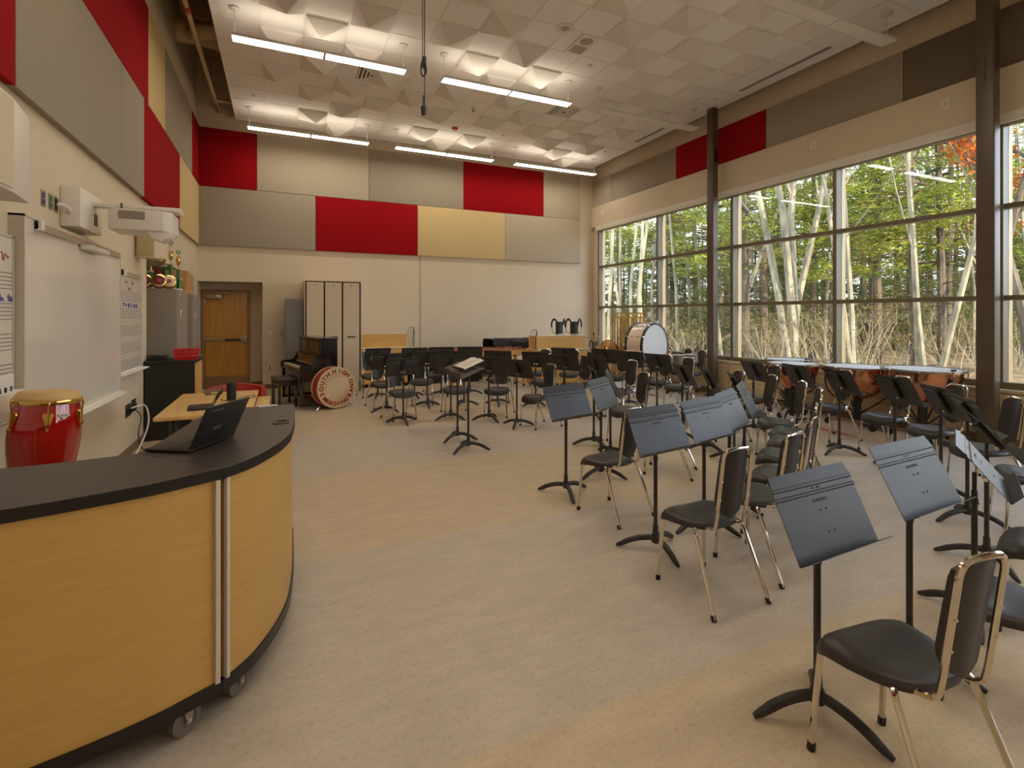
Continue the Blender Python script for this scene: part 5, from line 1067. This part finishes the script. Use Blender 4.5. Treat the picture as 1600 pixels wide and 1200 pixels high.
# ------------------------------------------------------------------ timpani
def timpano(lab, x, y, r, h, rz):
    t = thing('timpano', lab, 'timpani', (x, y, 0), rz, 'row of copper timpani')
    bp_ = [(0.0, h - r * 1.06)] + [(r * 0.97 * math.sin(a), h - 0.05 - r * 1.0 * math.cos(a)) for a in [PI / 2 * k / 10 for k in range(1, 11)]] + [(r * 0.97, h - 0.015)]
    MB().lathe(bp_, 40).build('bowl', m_copper, t)
    MB().lathe([(r * 0.96, h - 0.004), (0, h + 0.001)], 40).build('head', m_head, t)
    MB().lathe([(r * 0.95, h - 0.03), (r, h - 0.028), (r, h), (r * 0.965, h + 0.004)], 40).build('counter_hoop', m_steel, t)
    for k in range(8):
        a = 2 * PI * k / 8 + 0.2; c_, s_ = math.cos(a), math.sin(a)
        tr = MB().tube([(r * 1.02 * c_, r * 1.02 * s_, h + 0.006), (r * 1.02 * c_, r * 1.02 * s_, h - 0.11)], 0.007, 6).build('tension_rod', m_chrome, t); MB().tube([(r * 0.98 * c_, r * 0.98 * s_, h - 0.012), (r * 1.04 * c_, r * 1.04 * s_, h - 0.012)], 0.013, 6).build('claw', m_chrome, tr)
        MB().box(r * 0.93, r * 1.0, -0.03, 0.03, h - 0.19, h - 0.08, Rz(a)).build('strut_cover', m_black, t, bevel=0.012) if k % 2 == 0 else None
    for k in range(4):
        a = PI / 2 * k + 0.6; c_, s_ = math.cos(a), math.sin(a)
        MB().tube(smooth_path([(r * 0.97 * c_, r * 0.97 * s_, h - 0.12), (r * 0.92 * c_, r * 0.92 * s_, h - 0.35), (r * 0.55 * c_, r * 0.55 * s_, h - r - 0.10), (0.06 * c_, 0.06 * s_, 0.22)], 4), 0.011, 6).build('strut', m_black, t)
    MB().lathe([(0.05, 0.10), (0.06, 0.14), (0.05, 0.2), (0.05, h - r * 1.05), (0.12, h - r * 0.98), (0, h - r * 0.98)], 16).build('pedestal', m_black, t)
    for k in range(3):
        a = 2 * PI * k / 3 + 0.3; c_, s_ = math.cos(a), math.sin(a)
        lg = MB().tube(smooth_path([(0.03 * c_, 0.03 * s_, 0.17), (r * 0.5 * c_, r * 0.5 * s_, 0.19), (r * 0.85 * c_, r * 0.85 * s_, 0.10)], 4), 0.016, 8).build('base_leg', m_black, t)
        MB().lathe([(0, -0.014), (0.045, -0.014), (0.045, 0.014), (0, 0.014)], 16, T(r * 0.85 * c_, r * 0.85 * s_, 0.045) @ Rz(a + 0.6) @ Matrix.Rotation(PI / 2, 4, 'X')).build('caster', m_rubber, lg)
    pd = MB().box(-0.05, 0.05, -r * 0.95, -0.05, 0.03, 0.05, Rz(0.35)).build('pedal', m_cast, t, bevel=0.006)
    MB().lathe([(0.028, 0), (0.028, 0.02), (0, 0.02)], 16, T(r * 0.4, -r * 0.7, h) @ Matrix.Rotation(0, 4, 'X')).build('muffle_pad', m_black, t)
timpano('smallest copper timpano, farthest along the window from the laptop counter', 7.59, 5.70, 0.335, 0.875, 0.2)
timpano('second smallest copper timpano, standing out toward the chairs', 6.96, 5.14, 0.34, 0.885, 1.0)
timpano('second largest copper timpano in front of the windows', 7.53, 4.56, 0.42, 0.865, -0.3)
timpano('largest copper timpano, beside the brown column', 7.46, 3.71, 0.425, 0.915, -0.6)
# ------------------------------------------------------------------ woods outside the windows
def mat_leaf(name, rgb, rgb2, scale=0.7):
    m = bpy.data.materials.new(name); m.use_nodes = True; n = m.node_tree.nodes; l = m.node_tree.links; n.clear()
    o = n.new('ShaderNodeOutputMaterial'); df = n.new('ShaderNodeBsdfDiffuse'); tl = n.new('ShaderNodeBsdfTranslucent'); mx = n.new('ShaderNodeMixShader')
    g_ = n.new('ShaderNodeNewGeometry'); nz = n.new('ShaderNodeTexNoise'); nz.inputs['Scale'].default_value = scale; nz.inputs['Detail'].default_value = 6
    l.new(g_.outputs['Position'], nz.inputs[0]); r_ = n.new('ShaderNodeValToRGB'); l.new(nz.outputs[0], r_.inputs[0])
    r_.color_ramp.elements[0].position = 0.35; r_.color_ramp.elements[0].color = lin(rgb2) + (1,); r_.color_ramp.elements[1].position = 0.65; r_.color_ramp.elements[1].color = lin(rgb) + (1,)
    l.new(r_.outputs[0], df.inputs[0]); l.new(r_.outputs[0], tl.inputs[0]); mx.inputs[0].default_value = 0.35
    l.new(df.outputs[0], mx.inputs[1]); l.new(tl.outputs[0], mx.inputs[2]); l.new(mx.outputs[0], o.inputs[0]); return m
m_needle = mat_leaf('pine_needles', (164, 168, 72), (88, 104, 48))
m_needle2 = mat_leaf('fir_needles', (128, 134, 74), (70, 84, 50))
m_orange = mat_leaf('oak_leaves', (206, 120, 48), (150, 74, 34), 2.0)
m_yellow = mat_leaf('dry_leaves', (158, 134, 86), (108, 88, 56), 2.0)
m_barkp = M('pale_bark', (166, 156, 130), 0.85, var=(4, 0.0), rgb2=(92, 90, 76), bump=(30, 0.5), stretch=(1, 1, 0.35))
m_barkd = M('pine_bark', (112, 98, 80), 0.9, var=(7, 0.0), rgb2=(62, 54, 44), bump=(24, 0.8), stretch=(1, 1, 0.25))
m_twig = M('twig_bark', (150, 138, 114), 0.85, var=(8, 0.2))
m_ground = M('leaf_litter', (146, 118, 80), 0.95, var=(2.2, 0.0), rgb2=(82, 72, 48), bump=(14, 1.0))
rt = random.Random(11)
def leaf_quads(mb, c, n, spread, w, h, flat=0.5):
    for _ in range(n):
        p = Vector(c) + Vector((rt.gauss(0, spread), rt.gauss(0, spread), rt.gauss(0, spread * flat)))
        a = Vector((rt.uniform(-1, 1), rt.uniform(-1, 1), rt.uniform(-0.5, 0.5))).normalized(); b = a.orthogonal().normalized(); b = (b * math.cos(1) + a.cross(b) * math.sin(rt.uniform(0, 6)))
        a *= h * rt.uniform(0.6, 1.2); b *= w * rt.uniform(0.6, 1.2)
        mb.add([p - a, p + b * 0.6, p + a, p - b * 0.6], [(0, 1, 2, 3)])
def pine_mesh(h, r0, crown, lean=0.0, dens=1.0, spread=1.0):
    tr = MB(); fo = MB(); P = []
    for k in range(9): v = k / 8; P.append((lean * v * h + 0.08 * math.sin(3 * v + h), 0.08 * math.cos(4 * v), v * h))
    tr.tube(P, [r0 * (1 - 0.8 * k / 8) for k in range(9)], 8)
    z = h * 0.12
    while z < h - 0.3:
        v = z / h; bare = z < h * crown
        for k in range(3 if bare else 4):
            a = rt.uniform(0, 2 * PI); L = (rt.uniform(0.4, 1.4) if bare else ((1 - v) * 2.6 + 0.7) * rt.uniform(0.6, 1.15)) * spread
            b0 = Vector((lean * z, 0, z)); dz = rt.uniform(-0.1, 0.35)
            tip = b0 + Vector((math.cos(a) * L, math.sin(a) * L, dz * L)); mid = b0.lerp(tip, 0.5) + Vector((0, 0, -0.06 * L))
            tr.tube([b0, mid, tip], [0.022 + 0.01 * L, 0.014, 0.005], 4, caps=False)
            if not bare:
                n = max(2, int(L / 0.28))
                for q in range(n):
                    u = 0.35 + 0.65 * (q + 1) / n; c = b0.lerp(tip, u) + Vector((0, 0, -0.05 * L * math.sin(PI * u)))
                    leaf_quads(fo, c, int(12 * dens), 0.25, 0.045, 0.15, 0.35)
        z += rt.uniform(0.38, 0.62) if not bare else rt.uniform(0.5, 0.9)
    return tr, fo
def branchy(h, r0, stems, leaves=0, spread=0.16, depth=3, leafsize=0.05):
    tr = MB(); lf = MB(); tips = []
    def grow(p, dirv, L, r, dpt):
        P = [p]; d_ = dirv.normalized(); n = 4
        for k in range(n):
            d_ = (d_ + Vector((rt.gauss(0, 0.09), rt.gauss(0, 0.09), rt.gauss(0.02, 0.05)))).normalized(); P.append(P[-1] + d_ * (L / n))
        tr.tube(P, [r * (1 - 0.55 * k / n) for k in range(n + 1)], 7 if r > 0.06 else 5 if r > 0.02 else 3, caps=False)
        if dpt > 0:
            for k in range(rt.choice((3, 4, 4)) if dpt > 1 else 4):
                t_ = rt.uniform(0.45 if dpt == depth else 0.25, 1.0); i = min(n - 1, int(t_ * n)); q = P[i].lerp(P[i + 1], t_ * n - i)
                nd = (d_ * 0.8 + Vector((rt.uniform(-1, 1), rt.uniform(-1, 1), rt.uniform(-0.25, 0.75))) * 0.7)
                grow(q, nd, L * rt.uniform(0.25, 0.5), r * 0.27, dpt - 1)
        else: tips.append(P[-1]); tips.append(P[2])
    for k in range(stems):
        a = 2 * PI * k / stems + rt.uniform(-0.5, 0.5); s = 0 if stems == 1 else spread
        grow(Vector((0.13 * math.cos(a) * (stems > 1), 0.13 * math.sin(a) * (stems > 1), 0)), Vector((math.cos(a) * s, math.sin(a) * s, 1)), h, r0 * rt.uniform(0.75, 1.0), depth)
    if leaves:
        for t_ in tips: leaf_quads(lf, t_, leaves, 0.16, leafsize * 0.6, leafsize, 0.8)
    return tr, lf
GZ = -0.45
gm = MB(); N = 44; P = []
for i in range(N + 1):
    row = []
    for j in range(N + 1):
        x = 8.4 + 92 * (i / N) ** 1.6; y = -55 + 150 * j / N
        row.append((x, y, GZ + (0 if x < 10 else 0.12 * math.sin(x * 0.7 + y * 0.4) + 0.10 * math.sin(y * 0.9) + max(0, x - 26) * 0.07)))
    P.append(row)
gm.grid(P); go = struct('ground_outside', gm, m_ground)
def gz(x, y): return GZ + (0 if x < 10 else 0.12 * math.sin(x * 0.7 + y * 0.4) + 0.10 * math.sin(y * 0.9) + max(0, x - 26) * 0.07) - 0.05
def tree_proto(name, tr, fo, barkm, leafm):
    me1 = tr.mesh(name + '_trunk', barkm); me2 = None
    if fo and fo.f:
        me2 = bpy.data.meshes.new(name + '_foliage'); me2.from_pydata(fo.v, [], fo.f); me2.materials.append(leafm)
    return me1, me2
def plant(name, lab, cat, pr, x, y, rz, s, group):
    t = thing(name, lab, cat, (x, y, gz(x, y)), rz, group); t.scale = (s, s, s)
    link('trunk', pr[0], t)
    if pr[1]: link('foliage', pr[1], t)
    return t
pines = [tree_proto('pine', *pine_mesh(14, 0.17, 0.26, 0.01, 1.0, 1.0), m_barkd, m_needle), tree_proto('pine', *pine_mesh(16, 0.19, 0.30, -0.01, 1.0, 1.15), m_barkd, m_needle), tree_proto('fir', *pine_mesh(12, 0.16, 0.10, 0.0, 1.3, 1.0), m_barkd, m_needle2), tree_proto('fir', *pine_mesh(7, 0.09, 0.06, 0.0, 1.3, 0.8), m_barkd, m_needle2)]
pales = [tree_proto('maple', *branchy(11, 0.085, 1, 2, depth=3), m_barkp, m_yellow), tree_proto('maple', *branchy(11, 0.08, 2, 2, 0.06, 3), m_barkp, m_yellow)]
clump = tree_proto('clump', *branchy(11.0, 0.155, 4, 2, 0.075, 3), m_barkp, m_yellow)
leanr = tree_proto('leaning', *branchy(9.0, 0.115, 2, 3, 0.20, 3), m_barkp, m_orange)
oak = tree_proto('oak', *branchy(6.0, 0.13, 2, 22, 0.22, 3, 0.085), m_barkd, m_orange)
shr = [tree_proto('shrub', *branchy(1.3, 0.011, 10, 1, 0.6, 2, 0.045), m_twig, m_yellow), tree_proto('shrub', *branchy(1.8, 0.013, 9, 1, 0.5, 2, 0.045), m_twig, m_yellow)]
def dirp(px, d): u = (px - 800) / 791.6; return (d * (0.4153 + 0.9097 * u), d * (0.9097 - 0.4153 * u))
# single trees that stand out
x, y = dirp(1238, 16.5); plant('maple_tree', 'massive pale multi-stemmed tree standing alone close outside the windows', 'tree', clump, x, y, 0.4, 1.0, 'single trees outside')
x, y = dirp(1455, 13.0); plant('forked_tree', 'grey forked tree close outside the windows behind the largest timpano', 'tree', leanr, x, y, 2.2, 0.85, 'single trees outside')
x, y = dirp(1330, 16.0); plant('leaning_tree', 'pale leaning two-stemmed tree between the forked tree and the massive one', 'tree', leanr, x, y, 0.2, 0.9, 'single trees outside')
for px, d_, s in ((1625, 12.5, 1.35), (1540, 17.5, 1.3)):
    x, y = dirp(px, d_); plant('oak_tree', 'oak tree with rusty orange leaves close to the windows by the column', 'tree', oak, x, y, px, s, 'orange oaks outside')
for px, d_, k, s in ((948, 19, 0, 1.15), (962, 24, 1, 1.1), (985, 21, 0, 1.2), (1004, 18, 1, 1.0), (1020, 26, 0, 1.3), (1060, 22, 0, 1.2), (1078, 28, 0, 1.3), (1095, 25, 0, 1.2), (1135, 21, 1, 1.1), (1180, 24, 0, 1.15), (1287, 25, 0, 1.2), (1410, 26, 0, 1.2), (1520, 23, 0, 1.1), (1585, 20, 1, 1.0), (1130, 32, 1, 1.3)):
    x, y = dirp(px, d_); plant('bare_tree', 'slender pale bare tree in the woods outside', 'tree', pales[k], x, y, px * 0.37, s, 'pale bare trees outside')
hero_p = [(1160, 19, 0, 1.0), (1197, 22, 1, 1.0), (1213, 27, 1, 1.1), (1040, 24, 1, 1.05), (1268, 22, 0, 0.95), (1375, 21, 1, 0.95), (1362, 25, 0, 1.0), (1432, 18.5, 1, 0.9), (1466, 19.5, 0, 1.0), (1483, 24, 1, 1.0), (1110, 27, 0, 1.1), (1345, 30, 1, 1.1), (970, 30, 1, 1.1), (1580, 27, 0, 1.0), (1305, 19, 0, 0.9), (940, 27, 0, 1.1), (1050, 31, 0, 1.1), (1655, 24, 1, 1.0), (1705, 21, 0, 1.0), (1770, 25, 1, 1.0)]
for px, d_, k, s in hero_p:
    x, y = dirp(px, d_); plant('pine_tree', 'tall pine with bare lower trunk in the woods outside', 'tree', pines[k], x, y, px * 0.53, s, 'pines outside')
for i in range(84):
    px = 895 + 11 * i + rt.uniform(-8, 8); d_ = rt.uniform(30, 52); x, y = dirp(px, d_)
    plant('fir_tree', 'dense dark fir in the woods outside', 'tree', pines[2], x, y, i * 1.3, rt.uniform(0.55, 0.95), 'firs outside') if i % 3 else plant('pine_tree', 'tall pine with bare lower trunk in the woods outside', 'tree', pines[1], x, y, i * 1.3, rt.uniform(0.9, 1.2), 'pines outside')
for i in range(31):
    px = 915 + 28 * i + rt.uniform(-12, 12); d_ = rt.uniform(21, 33); x, y = dirp(px, d_)
    plant('young_fir', 'young bushy fir in the undergrowth outside', 'tree', pines[3], x, y, i * 2.1, rt.uniform(0.45, 0.85), 'young firs outside')
for i in range(72):
    px = 905 + 12.5 * i + rt.uniform(-10, 10); d_ = rt.uniform(15.5, 30); x, y = dirp(px, d_)
    if x < 10.5: continue
    plant('shrub', 'bare twiggy shrub in the undergrowth outside', 'shrub', shr[i % 2], x, y, i * 1.7, rt.uniform(0.8, 1.4), 'bare shrubs outside')
